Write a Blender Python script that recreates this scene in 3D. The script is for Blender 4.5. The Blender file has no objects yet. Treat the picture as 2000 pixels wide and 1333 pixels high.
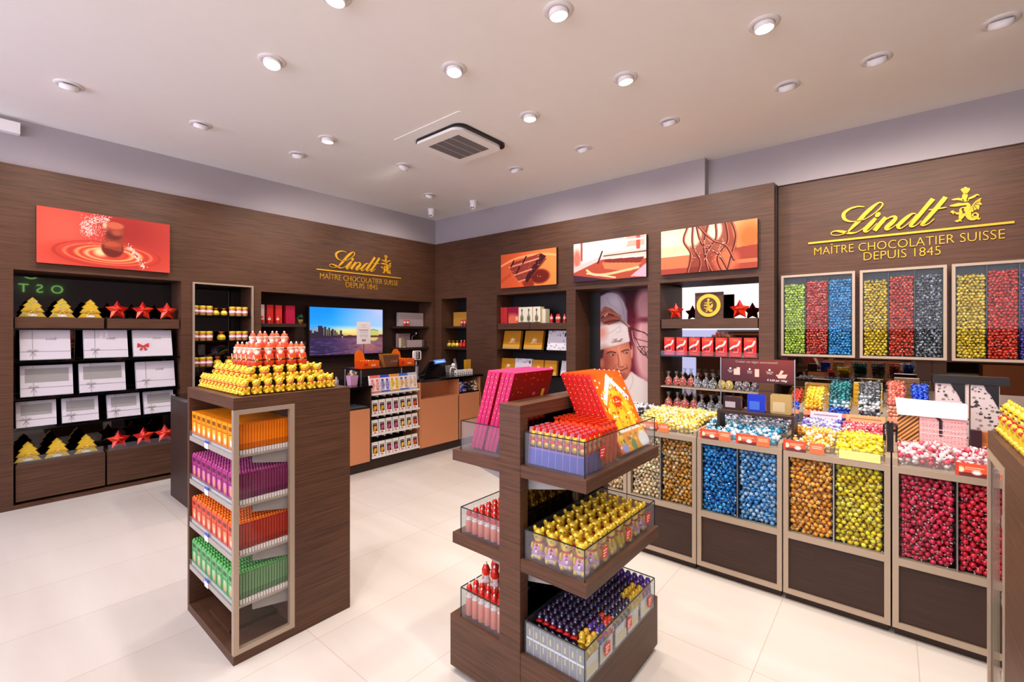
import bpy, math, random
import numpy as np
from mathutils import Vector, Matrix, Euler
random.seed(7)
SC = bpy.context.scene
COL = SC.collection
PI = math.pi
def R(d): return math.radians(d)
def lin(c):
    return tuple((v/255/12.92) if v/255 <= .04045 else ((v/255+.055)/1.055)**2.4 for v in c[:3])

# ---------------------------------------------------------------- camera
cd = bpy.data.cameras.new('camera'); cam = bpy.data.objects.new('camera', cd); COL.objects.link(cam)
cam.location = (0, 0, 1.6); cam.rotation_euler = (R(90), 0, math.atan(741/891.7))
cd.sensor_width = 36; cd.lens = 16.05; cd.shift_y = -0.00925; cd.clip_start = .05
SC.camera = cam
# ---------------------------------------------------------------- world, exposure
w = bpy.data.worlds.new('world'); SC.world = w; w.use_nodes = True
w.node_tree.nodes['Background'].inputs[0].default_value = (*lin((205, 205, 255)), 1)
w.node_tree.nodes['Background'].inputs[1].default_value = .35
vs = SC.view_settings
vs.view_transform = 'Standard'; vs.look = 'None'; vs.gamma = 1; vs.use_curve_mapping = False; vs.exposure = 0.27
CY = SC.cycles
CY.use_denoising = True; CY.max_bounces = 8; CY.diffuse_bounces = 6; CY.glossy_bounces = 3
CY.transmission_bounces = 3; CY.transparent_max_bounces = 14; CY.sample_clamp_indirect = 6; CY.caustics_reflective = False; CY.caustics_refractive = False
CEIL = 3.52
WARM = (255, 240, 228)
# the downlights of the shop ceiling: x, y, aim (dx, dy per metre of drop), power
DL = []
for x, y, ax, ay, p in [
    (-4.92, .53, -.55, 0, 1.1), (-4.92, 1.41, -.50, 0, 1.3), (-4.94, 2.32, -.55, .3, 1.2), (-4.99, 4.19, -.55, .1, 1.1),
    (-3.37, 1.40, .22, -.12, 1.3), (-4.31, 2.32, -.05, 0, 1.2), (-4.33, 3.26, -.95, .1, 1.7), (-3.41, 4.17, 0, .6, 1.5),
    (-2.44, 1.36, -.05, -.1, 1.1), (-2.45, 2.29, .1, -.15, 1.5), (-2.47, 3.22, .05, 0, 1.3), (-2.48, 4.15, 0, .6, 1.5),
    (-1.53, 2.275, .1, .1, 1.6), (-1.545, 3.2, .1, .1, 1.5), (-1.556, 4.12, 0, .6, 1.5),
    (-.61, 3.19, .08, .02, 1.7), (-.626, 4.11, 0, .62, 1.6), (-.08, 4.11, .05, .62, 1.6), (.52, 4.10, 0, .62, 1.6),
    (.32, 3.19, .0, .1, 1.3), (-1.53, 1.35, .2, .25, 1.5), (-.61, 2.275, 0, .32, 2.0), (.4, 2.275, .05, .3, 2.0), (-.61, 1.36, 0, .3, 1.6),
    (-3.4, .3, .2, .25, 1.1), (-1.53, .3, .05, .4, 1.5), (.4, 1.2, 0, .3, 1.2), (-3.4, -.8, 0, .4, .8), (-1.53, -.8, 0, .5, 1.2), (-4.92, -.5, -.3, 0, .5)]:
    DL.append((x, y, ax, ay, p))
SPOT_W = 39.0
for i, (x, y, ax, ay, p) in enumerate(DL):
    ld = bpy.data.lights.new('downlight_beam', 'SPOT'); ld.energy = SPOT_W*p; ld.color = lin(WARM)
    ld.spot_size = R(118); ld.spot_blend = .95; ld.shadow_soft_size = .045
    lo = bpy.data.objects.new('downlight_beam', ld); COL.objects.link(lo)
    lo.location = (x+ax*.06, y+ay*.06, CEIL-.05)
    d = Vector((ax, ay, -1)); lo.rotation_euler = d.to_track_quat('-Z', 'Y').to_euler()
# mall daylight at the door; the wide upper fill is added for the ceiling
for nm, loc, rot, sx, sy, e, c in [('shop_front_fill', (-1.9, -3.25, 2.5), (R(97), 0, 0), 8.6, 1.7, 225, (242, 232, 244)), ('shop_door_daylight', (-5.1, -3.25, 1.2), (R(90), 0, 0), 2.2, 2.2, 45, (180, 194, 255))]:
    ld = bpy.data.lights.new(nm, 'AREA'); ld.shape = 'RECTANGLE'; ld.size = sx; ld.size_y = sy; ld.energy = e; ld.color = lin(c)
    lo = bpy.data.objects.new(nm, ld); COL.objects.link(lo); lo.location = loc; lo.rotation_euler = rot

# ---------------------------------------------------------------- materials
M = {}
def newmat(n):
    m = bpy.data.materials.new(n); m.use_nodes = True; M[n] = m
    return m, m.node_tree, m.node_tree.nodes['Principled BSDF']
def mat(n, c, rough=.5, metal=0, spec=.5, emit=0, noise=0, coat=0):
    m, t, b = newmat(n)
    b.inputs['Base Color'].default_value = (*lin(c), 1); b.inputs['Roughness'].default_value = rough
    b.inputs['Metallic'].default_value = metal; b.inputs['Specular IOR Level'].default_value = spec
    b.inputs['Coat Weight'].default_value = coat
    if emit:
        b.inputs['Emission Color'].default_value = (*lin(c), 1); b.inputs['Emission Strength'].default_value = emit
    if noise:
        tc = t.nodes.new('ShaderNodeTexCoord'); nz = t.nodes.new('ShaderNodeTexNoise'); nz.inputs['Scale'].default_value = 9; nz.inputs['Detail'].default_value = 5
        mx = t.nodes.new('ShaderNodeMix'); mx.data_type = 'RGBA'
        mx.inputs[6].default_value = (*[v*(1-noise) for v in lin(c)], 1); mx.inputs[7].default_value = (*[min(1, v*(1+noise)) for v in lin(c)], 1)
        t.links.new(tc.outputs['Object'], nz.inputs['Vector']); t.links.new(nz.outputs[0], mx.inputs[0]); t.links.new(mx.outputs[2], b.inputs['Base Color'])
    return m
def attrmat(n, rough=.5, metal=0, emit=0, coat=0, spec=.5, trans=0):
    m, t, b = newmat(n)
    a = t.nodes.new('ShaderNodeVertexColor'); a.layer_name = 'col'
    t.links.new(a.outputs[0], b.inputs['Base Color'])
    b.inputs['Roughness'].default_value = rough; b.inputs['Metallic'].default_value = metal; b.inputs['Coat Weight'].default_value = coat
    b.inputs['Specular IOR Level'].default_value = spec
    if emit:
        t.links.new(a.outputs[0], b.inputs['Emission Color']); b.inputs['Emission Strength'].default_value = emit
        b.inputs['Base Color'].default_value = (0, 0, 0, 1); t.links.remove(b.inputs['Base Color'].links[0])
    return m
def glass(n, tint=(245, 250, 250), refl=.05, haze=0, hazec=(235, 235, 240)):
    m, t, b = newmat(n); t.nodes.remove(b)
    out = t.nodes['Material Output']
    tr = t.nodes.new('ShaderNodeBsdfTransparent'); tr.inputs[0].default_value = (*lin(tint), 1)
    gl = t.nodes.new('ShaderNodeBsdfGlossy'); gl.inputs['Roughness'].default_value = .03
    lw = t.nodes.new('ShaderNodeLayerWeight'); lw.inputs[0].default_value = .5
    fr = t.nodes.new('ShaderNodeMath'); fr.operation = 'POWER'; fr.inputs[1].default_value = 4.5; t.links.new(lw.outputs['Facing'], fr.inputs[0])
    mp = t.nodes.new('ShaderNodeMath'); mp.operation = 'MULTIPLY_ADD'; mp.inputs[1].default_value = .35; mp.inputs[2].default_value = refl*.5
    mx = t.nodes.new('ShaderNodeMixShader')
    t.links.new(fr.outputs[0], mp.inputs[0]); t.links.new(mp.outputs[0], mx.inputs[0]); t.links.new(gl.outputs[0], mx.inputs[2])
    src = tr.outputs[0]
    if haze:
        df = t.nodes.new('ShaderNodeBsdfTranslucent'); df.inputs[0].default_value = (*lin(hazec), 1)
        d2 = t.nodes.new('ShaderNodeBsdfDiffuse'); d2.inputs[0].default_value = (*lin(hazec), 1)
        a = t.nodes.new('ShaderNodeMixShader'); a.inputs[0].default_value = .5
        t.links.new(df.outputs[0], a.inputs[1]); t.links.new(d2.outputs[0], a.inputs[2])
        h = t.nodes.new('ShaderNodeMixShader'); h.inputs[0].default_value = haze
        t.links.new(tr.outputs[0], h.inputs[1]); t.links.new(a.outputs[0], h.inputs[2]); src = h.outputs[0]
    t.links.new(src, mx.inputs[1]); t.links.new(mx.outputs[0], out.inputs[0])
    return m
def wood(n, c0, c1, rough=.5, scale=(1.6, 1.6, 75)):
    m, t, b = newmat(n)
    tc = t.nodes.new('ShaderNodeTexCoord'); mp = t.nodes.new('ShaderNodeMapping'); mp.inputs['Scale'].default_value = scale
    n1 = t.nodes.new('ShaderNodeTexNoise'); n1.inputs['Scale'].default_value = 2.0; n1.inputs['Detail'].default_value = 6; n1.inputs['Roughness'].default_value = .65
    n2 = t.nodes.new('ShaderNodeTexNoise'); n2.inputs['Scale'].default_value = .9; n2.inputs['Detail'].default_value = 3
    ad = t.nodes.new('ShaderNodeMath'); ad.operation = 'MULTIPLY_ADD'; ad.inputs[1].default_value = .35; 
    rp = t.nodes.new('ShaderNodeValToRGB'); e = rp.color_ramp.elements
    e[0].position = .38; e[0].color = (*lin(c0), 1); e[1].position = .82; e[1].color = (*lin(c1), 1)
    t.links.new(tc.outputs['Object'], mp.inputs[0]); t.links.new(mp.outputs[0], n1.inputs['Vector']); t.links.new(tc.outputs['Object'], n2.inputs['Vector'])
    t.links.new(n2.outputs[0], ad.inputs[0]); t.links.new(n1.outputs[0], ad.inputs[2]); t.links.new(ad.outputs[0], rp.inputs[0])
    t.links.new(rp.outputs[0], b.inputs['Base Color']); b.inputs['Roughness'].default_value = rough; b.inputs['Specular IOR Level'].default_value = .35
    bp = t.nodes.new('ShaderNodeBump'); bp.inputs['Strength'].default_value = .12; bp.inputs['Distance'].default_value = .004
    t.links.new(n1.outputs[0], bp.inputs['Height']); t.links.new(bp.outputs[0], b.inputs['Normal'])
    return m
wood('wood', (43, 28, 20), (97, 64, 44))
wood('wood_dark', (36, 24, 19), (62, 42, 33))
mat('void', (14, 10, 9), .5); mat('black', (16, 15, 16), .35); mat('black_gloss', (9, 9, 10), .12)
mat('plaster', (164, 157, 161), .9, noise=.02)
mat('ceiling', (247, 246, 240), .92, noise=.015)
mat('metal_tan', (176, 158, 138), .42, .35); mat('steel', (170, 170, 172), .3, .9); mat('white', (240, 238, 236), .5); mat('carton_white', (208, 203, 212), .45); mat('grey', (150, 148, 146), .5)
mat('gold_letter', (232, 176, 44), .38, .45); mat('tan_panel', (220, 146, 100), .45, .25, noise=.02)
mat('shelf_metal', (176, 170, 160), .45, .2); mat('lamp', (255, 244, 232), .5, emit=9); mat('ring', (228, 224, 222), .4)
mat('neon', (170, 255, 140), .5, emit=5); mat('blue_tag', (60, 90, 210), .5); mat('paper', (244, 240, 236), .7)
mat('leaf', (36, 74, 40), .6, noise=.3); mat('fascia_grey', (120, 118, 118), .5)
attrmat('print', .42, spec=.4); attrmat('foil', .26, .35, spec=.6); attrmat('satin', .35, .15, coat=.3); attrmat('art', .6, spec=.2); attrmat('screen', emit=1.15)
attrmat('wrap', .28, .08, spec=.6)
glass('glass'); glass('guard', haze=.085, hazec=(226, 220, 232), refl=.05); glass('bin_glass', refl=.015, haze=.0); glass('cello', refl=.2, haze=.1)  # guard's milky haze colour stands in for the bright floor's reflection
glass('case_glass', tint=(250, 249, 248), refl=.035)
mat('glass_edge', (20, 34, 32), .2)
def mirror(n, c, r=.02):
    m, t, b = newmat(n); b.inputs['Base Color'].default_value = (*lin(c), 1); b.inputs['Metallic'].default_value = 1; b.inputs['Roughness'].default_value = r
mirror('mirror', (150, 138, 128)); mirror('dark_mirror', (70, 66, 66)); mirror('stand_mirror', (96, 84, 74))
def floor_mat():
    m, t, b = newmat('floor_tile')
    tc = t.nodes.new('ShaderNodeTexCoord'); mp = t.nodes.new('ShaderNodeMapping'); mp.inputs['Location'].default_value = (.5, 0.02, 0)
    br = t.nodes.new('ShaderNodeTexBrick'); br.offset = 0; br.inputs['Scale'].default_value = 1; br.inputs['Brick Width'].default_value = .6; br.inputs['Row Height'].default_value = 1.2
    br.inputs['Mortar Size'].default_value = .0022; br.inputs['Mortar Smooth'].default_value = .1
    br.inputs['Color1'].default_value = (*lin((210, 206, 200)), 1); br.inputs['Color2'].default_value = (*lin((203, 199, 193)), 1); br.inputs['Mortar'].default_value = (*lin((188, 174, 162)), 1)
    nz = t.nodes.new('ShaderNodeTexNoise'); nz.inputs['Scale'].default_value = 1.1; nz.inputs['Detail'].default_value = 5
    mp2 = t.nodes.new('ShaderNodeMapping'); mp2.inputs['Scale'].default_value = (.6, 3.4, 1)
    mx = t.nodes.new('ShaderNodeMix'); mx.data_type = 'RGBA'; mx.blend_type = 'MULTIPLY'; mx.inputs[0].default_value = .5
    rp = t.nodes.new('ShaderNodeValToRGB'); e = rp.color_ramp.elements
    e[0].position = .3; e[0].color = (*lin((232, 224, 216)), 1); e[1].position = .7; e[1].color = (1, 1, 1, 1)
    t.links.new(tc.outputs['Object'], mp.inputs[0]); t.links.new(mp.outputs[0], br.inputs[0]); t.links.new(tc.outputs['Object'], mp2.inputs[0])
    t.links.new(mp2.outputs[0], nz.inputs['Vector']); t.links.new(nz.outputs[0], rp.inputs[0]); t.links.new(br.outputs[0], mx.inputs[6]); t.links.new(rp.outputs[0], mx.inputs[7])
    t.links.new(mx.outputs[2], b.inputs['Base Color']); b.inputs['Roughness'].default_value = .38; b.inputs['Specular IOR Level'].default_value = .4
floor_mat()

# ---------------------------------------------------------------- mesh helpers
class MB:
    def __init__(s): s.v = []; s.f = []; s.m = []; s.c = []; s.T = None; s.col = (200, 200, 200)
    def add(s, vs, fs, mi=0, col=None):
        o = len(s.v)
        s.v += [tuple(s.T @ Vector(p)) for p in vs] if s.T is not None else [tuple(p) for p in vs]
        for k, f in enumerate(fs):
            s.f.append(tuple(i+o for i in f)); s.m.append(mi)
            s.c.append(col[k] if isinstance(col, list) else (col or s.col))
        return s
    def box(s, x0, x1, y0, y1, z0, z1, mi=0, col=None):
        x0, x1 = min(x0, x1), max(x0, x1); y0, y1 = min(y0, y1), max(y0, y1); z0, z1 = min(z0, z1), max(z0, z1)
        v = [(x0, y0, z0), (x1, y0, z0), (x1, y1, z0), (x0, y1, z0), (x0, y0, z1), (x1, y0, z1), (x1, y1, z1), (x0, y1, z1)]
        return s.add(v, [(0, 3, 2, 1), (4, 5, 6, 7), (0, 1, 5, 4), (1, 2, 6, 5), (2, 3, 7, 6), (3, 0, 4, 7)], mi, col)
    def lathe(s, pr, n=12, c=(0, 0, 0), mi=0, col=None, sx=1, sy=1, ph=0):
        v = []; f = []; cc = []
        for r, z in pr:
            for k in range(n):
                a = 2*PI*k/n+ph; v.append((c[0]+r*sx*math.cos(a), c[1]+r*sy*math.sin(a), c[2]+z))
        for i in range(len(pr)-1):
            for k in range(n):
                f.append((i*n+k, i*n+(k+1) % n, (i+1)*n+(k+1) % n, (i+1)*n+k))
                cc.append(col[i] if isinstance(col, list) else (col or s.col))
        if pr[0][0] > 1e-4: f.append(tuple(range(n-1, -1, -1))); cc.append(cc[0])
        if pr[-1][0] > 1e-4: f.append(tuple((len(pr)-1)*n+k for k in range(n))); cc.append(cc[-1])
        return s.add(v, f, mi, cc)
    def ball(s, c, r, n=10, m=7, mi=0, col=None, sx=1, sy=1, sz=1):
        return s.lathe([(r*math.sin(PI*i/m)+1e-5, -r*sz*math.cos(PI*i/m)) for i in range(m+1)], n, c, mi, col, sx, sy)
    def tube(s, pts, r, n=6, mi=0, col=None):
        pts = [Vector(p) for p in pts]; v = []; f = []
        for i, p in enumerate(pts):
            d = (pts[min(i+1, len(pts)-1)]-pts[max(i-1, 0)]).normalized()
            a = d.orthogonal().normalized() if i == 0 else (a-d*a.dot(d)).normalized()
            b = d.cross(a); rr = r[i] if isinstance(r, (list, tuple)) else r
            for k in range(n): v.append(p+(a*math.cos(2*PI*k/n)+b*math.sin(2*PI*k/n))*rr)
        for i in range(len(pts)-1):
            for k in range(n): f.append((i*n+k, i*n+(k+1) % n, (i+1)*n+(k+1) % n, (i+1)*n+k))
        f.append(tuple(range(n-1, -1, -1))); f.append(tuple((len(pts)-1)*n+k for k in range(n)))
        return s.add(v, f, mi, col)
    def prism(s, poly, y0, y1, mi=0, col=None, side=None):   # polygon in x,z extruded along y, front faces -y
        n = len(poly)
        v = [(p[0], y0, p[1]) for p in poly]+[(p[0], y1, p[1]) for p in poly]
        f = [tuple(range(n)), tuple(range(2*n-1, n-1, -1))]+[(i, i+n, (i+1) % n+n, (i+1) % n) for i in range(n)]
        cc = [(col or s.col)]*2+[(side or col or s.col)]*n
        return s.add(v, f, mi, cc)
    def build(s, name, mats, parent=None, smooth=False, props=None):
        me = s.mesh(name, mats, smooth)
        return link(name, me, parent, **(props or {}))
    def mesh(s, name, mats, smooth=False):
        if isinstance(mats, str): mats = [mats]
        me = bpy.data.meshes.new(name); me.from_pydata(s.v, [], s.f)
        for q in mats: me.materials.append(M[q])
        me.polygons.foreach_set('material_index', s.m)
        if smooth: me.polygons.foreach_set('use_smooth', [True]*len(s.f))
        if any(q in ('print', 'foil', 'satin', 'art', 'screen', 'wrap') for q in mats):
            at = me.color_attributes.new('col', 'FLOAT_COLOR', 'CORNER')
            cache = {}; arr = []
            for f, c in zip(s.f, s.c):
                l = cache.get(c)
                if l is None: l = cache[c] = (*lin(c), 1.0)
                arr += l*len(f)
            at.data.foreach_set('color', arr)
        me.update()
        return me
def link(name, me, parent=None, loc=None, rot=None, **kw):
    o = bpy.data.objects.new(name, me); COL.objects.link(o)
    if parent is not None:
        o.parent = parent
        if loc is None and parent.get('wc'): loc = tuple(-v for v in parent.location)   # mesh written in world coordinates
    if loc is not None: o.location = loc
    if rot is not None: o.rotation_euler = rot
    for k, v in kw.items(): o[k] = v
    return o
def thing(name, label, cat, loc=(0, 0, 0), group=None, rot=None, wc=False):
    o = bpy.data.objects.new(name, None); COL.objects.link(o); o.location = loc; o.empty_display_size = .05
    if rot is not None: o.rotation_euler = rot
    o['label'] = label; o['category'] = cat
    if group: o['group'] = group
    if wc: o['wc'] = 1
    return o
LIFT = .0015
def tag(o, label, cat, group=None):
    o['label'] = label; o['category'] = cat
    if group: o['group'] = group
    return o
def struct(name, mb, mats): return mb.build(name, mats, props={'kind': 'structure'})
def put(me, name, label, cat, loc, rot=(0, 0, 0), group=None, scale=None):   # one more object sharing a mesh
    o = bpy.data.objects.new(name, me); COL.objects.link(o); o.location = (loc[0], loc[1], loc[2]+LIFT); o.rotation_euler = rot
    if scale is not None: o.scale = scale if not isinstance(scale, (int, float)) else (scale,)*3
    return tag(o, label, cat, group)
def kit(parts, name, label, cat, loc, rot=(0, 0, 0), group=None, scale=None):   # thing with shared-mesh parts [(name, mesh, [(sub, mesh)])]
    r = thing(name, label, cat, (loc[0], loc[1], loc[2]+LIFT), group, rot)
    if scale is not None: r.scale = scale if isinstance(scale, tuple) else (scale,)*3
    for p in parts:
        c = link(p[0], p[1], r, loc=(0, 0, 0))
        for q in (p[2] if len(p) > 2 else []): link(q[0], q[1], c, loc=(0, 0, 0))
    return r

# ---------------------------------------------------------------- printed pictures: a grid of coloured cells
class Art:
    def __init__(s, w, h, cell):
        s.w = w; s.h = h; s.nu = max(2, int(round(w/cell))); s.nv = max(2, int(round(h/cell)))
        u = (np.arange(s.nu)+.5)/s.nu*w; v = (np.arange(s.nv)+.5)/s.nv*h
        s.U, s.V = np.meshgrid(u, v); s.I = np.zeros((s.nv, s.nu, 3)); s.px = w/s.nu
    def fill(s, c): s.I[:] = c; return s
    def mixm(s, m, c):
        m = np.clip(m, 0, 1)[..., None]; s.I = s.I*(1-m)+np.array(c, float)*m; return s
    def grad(s, c0, c1, dx=0, dy=1, a=0, b=1):
        t = (s.U/s.w*dx+s.V/s.h*dy); return s.mixm((t-a)/(b-a), c1) if c0 is None else s.fill(c0).mixm((t-a)/(b-a), c1)
    def ell(s, x, y, rx, ry, c, rot=0, soft=.15, a=1, ring=None):
        ca, sa = math.cos(R(rot)), math.sin(R(rot)); X = (s.U-x)*ca+(s.V-y)*sa; Y = -(s.U-x)*sa+(s.V-y)*ca
        d = np.sqrt((X/rx)**2+(Y/ry)**2)
        m = (1-np.abs(d-1)/ring) if ring else (1-d)/soft+.5
        return s.mixm(np.clip(m, 0, 1)*a, c)
    def poly(s, pts, c, a=1, soft=0):
        m = np.zeros_like(s.U, bool); n = len(pts)
        for i in range(n):
            x0, y0 = pts[i]; x1, y1 = pts[(i+1) % n]
            if y0 == y1: continue
            k = ((s.V >= min(y0, y1)) & (s.V < max(y0, y1))) & (s.U < (x1-x0)*(s.V-y0)/(y1-y0)+x0)
            m ^= k
        m = m.astype(float)
        for _ in range(soft):
            m = (m+np.roll(m, 1, 0)+np.roll(m, -1, 0)+np.roll(m, 1, 1)+np.roll(m, -1, 1))/5
        return s.mixm(m*a, c)
    def line(s, pts, wd, c, a=1):
        d = np.full_like(s.U, 9e9)
        for (x0, y0), (x1, y1) in zip(pts[:-1], pts[1:]):
            L = (x1-x0)**2+(y1-y0)**2+1e-12; t = np.clip(((s.U-x0)*(x1-x0)+(s.V-y0)*(y1-y0))/L, 0, 1)
            d = np.minimum(d, np.hypot(s.U-x0-t*(x1-x0), s.V-y0-t*(y1-y0)))
        return s.mixm(np.clip((wd/2-d)/s.px+.5, 0, 1)*a, c)
    def rect(s, x0, x1, y0, y1, c, a=1): return s.mixm(((s.U >= x0) & (s.U < x1) & (s.V >= y0) & (s.V < y1))*a, c)
    def dots(s, n, r, c, box=None, seed=1, a=1):
        rg = random.Random(seed); x0, x1, y0, y1 = box or (0, s.w, 0, s.h)
        for _ in range(n): s.ell(rg.uniform(x0, x1), rg.uniform(y0, y1), r*rg.uniform(.6, 1.4), r*rg.uniform(.6, 1.4), c, soft=.4, a=a)
        return s
    def curve(s, pts, wd, c, a=1): return s.line(cr(pts, 8), wd, c, a)
    def grid(s, mb, y=0, x0=0, z0=0, mi=0):   # add to a mesh builder as cells facing -y
        V = [(x0+s.w*i/s.nu, y, z0+s.h*j/s.nv) for j in range(s.nv+1) for i in range(s.nu+1)]; n = s.nu+1
        F = [(j*n+i, j*n+i+1, (j+1)*n+i+1, (j+1)*n+i) for j in range(s.nv) for i in range(s.nu)]
        C = [tuple(int(v) for v in s.I[j, i]) for j in range(s.nv) for i in range(s.nu)]
        return mb.add(V, F, mi, C)
def cr(P, n=6):   # catmull-rom through points of any size
    P = [tuple(p) for p in P]; Q = [P[0]]+P+[P[-1]]; out = []
    for i in range(1, len(Q)-2):
        for k in range(n):
            t = k/n
            out.append(tuple(.5*((2*b)+(c-a)*t+(2*a-5*b+4*c-d)*t*t+(-a+3*b-3*c+d)*t**3) for a, b, c, d in zip(Q[i-1], Q[i], Q[i+1], Q[i+2])))
    out.append(P[-1]); return out
def text_mesh(txt, size, depth, matn, align='LEFT', sx=1, spacing=1, name='lettering', shear=0, thin=0):
    cu = bpy.data.curves.new('t', 'FONT'); cu.body = txt; cu.size = size; cu.extrude = depth/2; cu.align_x = align; cu.space_character = spacing; cu.shear = shear; cu.resolution_u = 3; cu.offset = thin
    ob = bpy.data.objects.new('t', cu); COL.objects.link(ob)
    dg = bpy.context.evaluated_depsgraph_get(); me = bpy.data.meshes.new_from_object(ob.evaluated_get(dg))
    bpy.data.objects.remove(ob); bpy.data.curves.remove(cu)
    me.transform(Matrix(((sx, 0, 0, 0), (0, 0, -1, 0), (0, 1, 0, 0), (0, 0, 0, 1))))   # stand up, facing -y
    me.name = name; me.materials.clear(); me.materials.append(M[matn]); return me
# ================================================================ the room
XL, YB, YS, TOP = -6.04, 5.2, 5.387, 3.098
struct('floor', MB().box(-6.44, 2.7, -3.4, 5.6, -.1, 0), 'floor_tile')
struct('ceiling', MB().box(-6.44, 2.7, -3.4, 5.6, CEIL, CEIL+.1), 'ceiling')
struct('wall_left', MB().box(-6.5, -6.44, -3.4, 5.66, 0, CEIL).box(-6.44, -6.07, -3.4, 5.6, TOP, CEIL), 'plaster')
struct('wall_back', MB().box(-6.44, 2.7, 5.6, 5.66, 0, CEIL).box(-6.07, -1.582, 5.23, 5.6, TOP, CEIL).box(-1.582, 2.7, 5.36, 5.6, TOP, CEIL), 'plaster')
struct('wall_right', MB().box(2.6, 2.7, -3.4, 5.6, 1.5, CEIL), 'plaster')
struct('wall_right_cladding', MB().box(2.58, 2.7, -3.4, 5.36, 0, 1.5), 'wood')
struct('wall_front', MB().box(-6.44, 2.6, -3.4, -3.3, 3.4, CEIL).box(-3.7, 2.6, -3.4, -3.3, 0, 1.6), 'wood')
# opposite shelf wall, only seen mirrored
struct('wall_front_shelving', MB().box(-3.6, 2.5, -3.3, -3.0, 0, .9).box(-3.6, 2.5, -3.3, -3.0, 1.5, 1.54).box(-3.6, 2.5, -3.3, -3.0, 1.1, 1.14).box(-3.6, -3.5, -3.3, -3, .9, 1.5).box(-1.2, -1.1, -3.3, -3, .9, 1.5).box(1.0, 1.1, -3.3, -3, .9, 1.5), 'tan_panel')
def panels(axis, a0, a1, p0, p1, z0, z1, ops):   # solid cladding with rectangular recesses cut in it
    mb = MB(); ops = sorted(ops); cuts = [a0]
    def bx(u0, u1, c0, c1):
        if u1-u0 > 1e-4 and c1-c0 > 1e-4:
            mb.box(*((p0, p1, u0, u1) if axis == 'x' else (u0, u1, p0, p1)), c0, c1)
    u = a0
    for (b0, b1, c0, c1) in ops:
        bx(u, b0, z0, z1); bx(b0, b1, z0, c0); bx(b0, b1, c1, z1); u = b1
    bx(u, a1, z0, z1); return mb
NA, NB, NC = (.29, 1.545, .035, 2.158), (1.656, 2.277, .6, 2.15), (2.377, 5.143, .1, 2.10)
N0, N1, N2, N3 = (-5.88, -5.278, .1, 2.15), (-4.625, -3.37, .1, 2.155), (-3.225, -2.226, .1, 2.155), (-2.077, -1.042, .1, 2.165)
struct('wall_left_cladding', panels('x', -3.4, 5.2, -6.42, XL, 0, TOP, [NA, NB, NC]), 'wood')
struct('wall_back_cladding', panels('y', -6.42, -.904, YB, 5.585, 0, TOP, [N0, N1, N2, N3]), 'wood')
struct('wall_sign_cladding', MB().box(-.904, 2.6, YS, 5.6, 1.34, TOP).box(-.904, 2.6, YS, 5.6, 0, .93), 'wood')
struct('wall_back_mirror', MB().box(-.9, 2.6, YS+.004, YS+.02, .93, 1.34), 'mirror')
struct('wall_left_recess_back', MB().box(-6.42, -6.41, NA[0], NA[1], .035, 2.158).box(-6.42, -6.41, NB[0], NB[1], .6, 2.15), 'dark_mirror')
struct('wall_till_recess_back', MB().box(-6.42, -6.41, NC[0], NC[1], .1, 2.1), 'wood_dark')
struct('wall_back_recess_back', MB().box(N0[0], N0[1], 5.575, 5.585, .1, 2.15).box(N1[0], N1[1], 5.575, 5.585, .1, 2.155).box(N2[0], N2[1], 5.575, 5.585, .1, 2.155), 'void')
struct('wall_recess_mirror', MB().box(N3[0], N3[1], 5.57, 5.585, .1, 2.165), 'mirror')
# joints and a slim dark line where the poster wall steps forward
struct('trim_1', MB().box(-.904, -.897, 5.3, 5.387, 0, TOP), 'void')
# mall shop front across the way, seen mirrored in the black glass
nt = tag(link('neon_sign', text_mesh('O S T', .28, .02, 'neon', spacing=1.12)), 'green neon letters of the shop across, seen only mirrored', 'sign')
nt.location = (2.52, 1.56, 2.51); nt.rotation_euler = (0, 0, R(-90))
hm = MB(); hm.tube([(0, .14*math.cos(a), .14*math.sin(a)) for a in [R(200+14*k) for k in range(11)]], .012)
o = hm.build('neon_arc', 'neon', nt); o.location = (.55, 0, .46); o.rotation_euler = (0, 0, R(90))

# ================================================================ ceiling fittings
def downlight(i, x, y, ax, ay):
    r = thing('downlight', '', 'ceiling light', (x, y, CEIL))
    rm = MB(); rm.lathe([(.088, 0), (.088, -.004), (.07, -.012), (.060, -.010), (.058, .0)], 28)
    link('ring', DLM[0], r, loc=(0, 0, 0))
    l = link('lens', DLM[1], r, loc=(0, 0, -.012)); l.rotation_euler = (ay*.9, -ax*.9, 0)
    return r
m1 = MB().lathe([(.09, -.0), (.09, -.005), (.072, -.012), (.061, -.009), (.059, -.002)], 30).mesh('dl_ring', 'ring', True)
m2 = MB().lathe([(.058, .018), (.058, -.022), (.052, -.026), (.052, -.022)], 26, mi=0).lathe([(.052, -.022), (.03, -.023), (1e-5, -.0235)], 26, mi=1).mesh('dl_lens', ['white', 'lamp'], True)
DLM = (m1, m2)
DN = {0: 'white downlight tilted to the wall above the red chocolate splash poster', 1: 'white downlight on the ceiling over the framed jar niche', 2: 'white downlight by the wall over the television',
      3: 'white downlight in the ceiling corner by the small cameras', 4: 'round white downlight over the santa display', 5: 'slim white downlight between the television wall and the air conditioner',
      6: 'white downlight beside the air conditioner towards the till corner', 7: 'small white downlight over the chocolate bar poster', 8: 'white downlight cut by the top edge of the picture',
      9: 'round white downlight directly in front of the air conditioner', 10: 'white downlight on the sweets side of the air conditioner', 11: 'small white downlight over the utensil poster',
      12: 'brightest round white downlight with a flare', 13: 'white downlight in the row above the whisk poster aisle', 14: 'small white downlight near the ceiling step over the whisk poster',
      15: 'large bright white downlight over the sweets counter', 16: 'tilted white downlight in front of the golden wall lettering, first of its row', 17: 'tilted white downlight over the middle of the golden wall lettering',
      18: 'big tilted white downlight in the picture\'s upper corner'}
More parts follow.
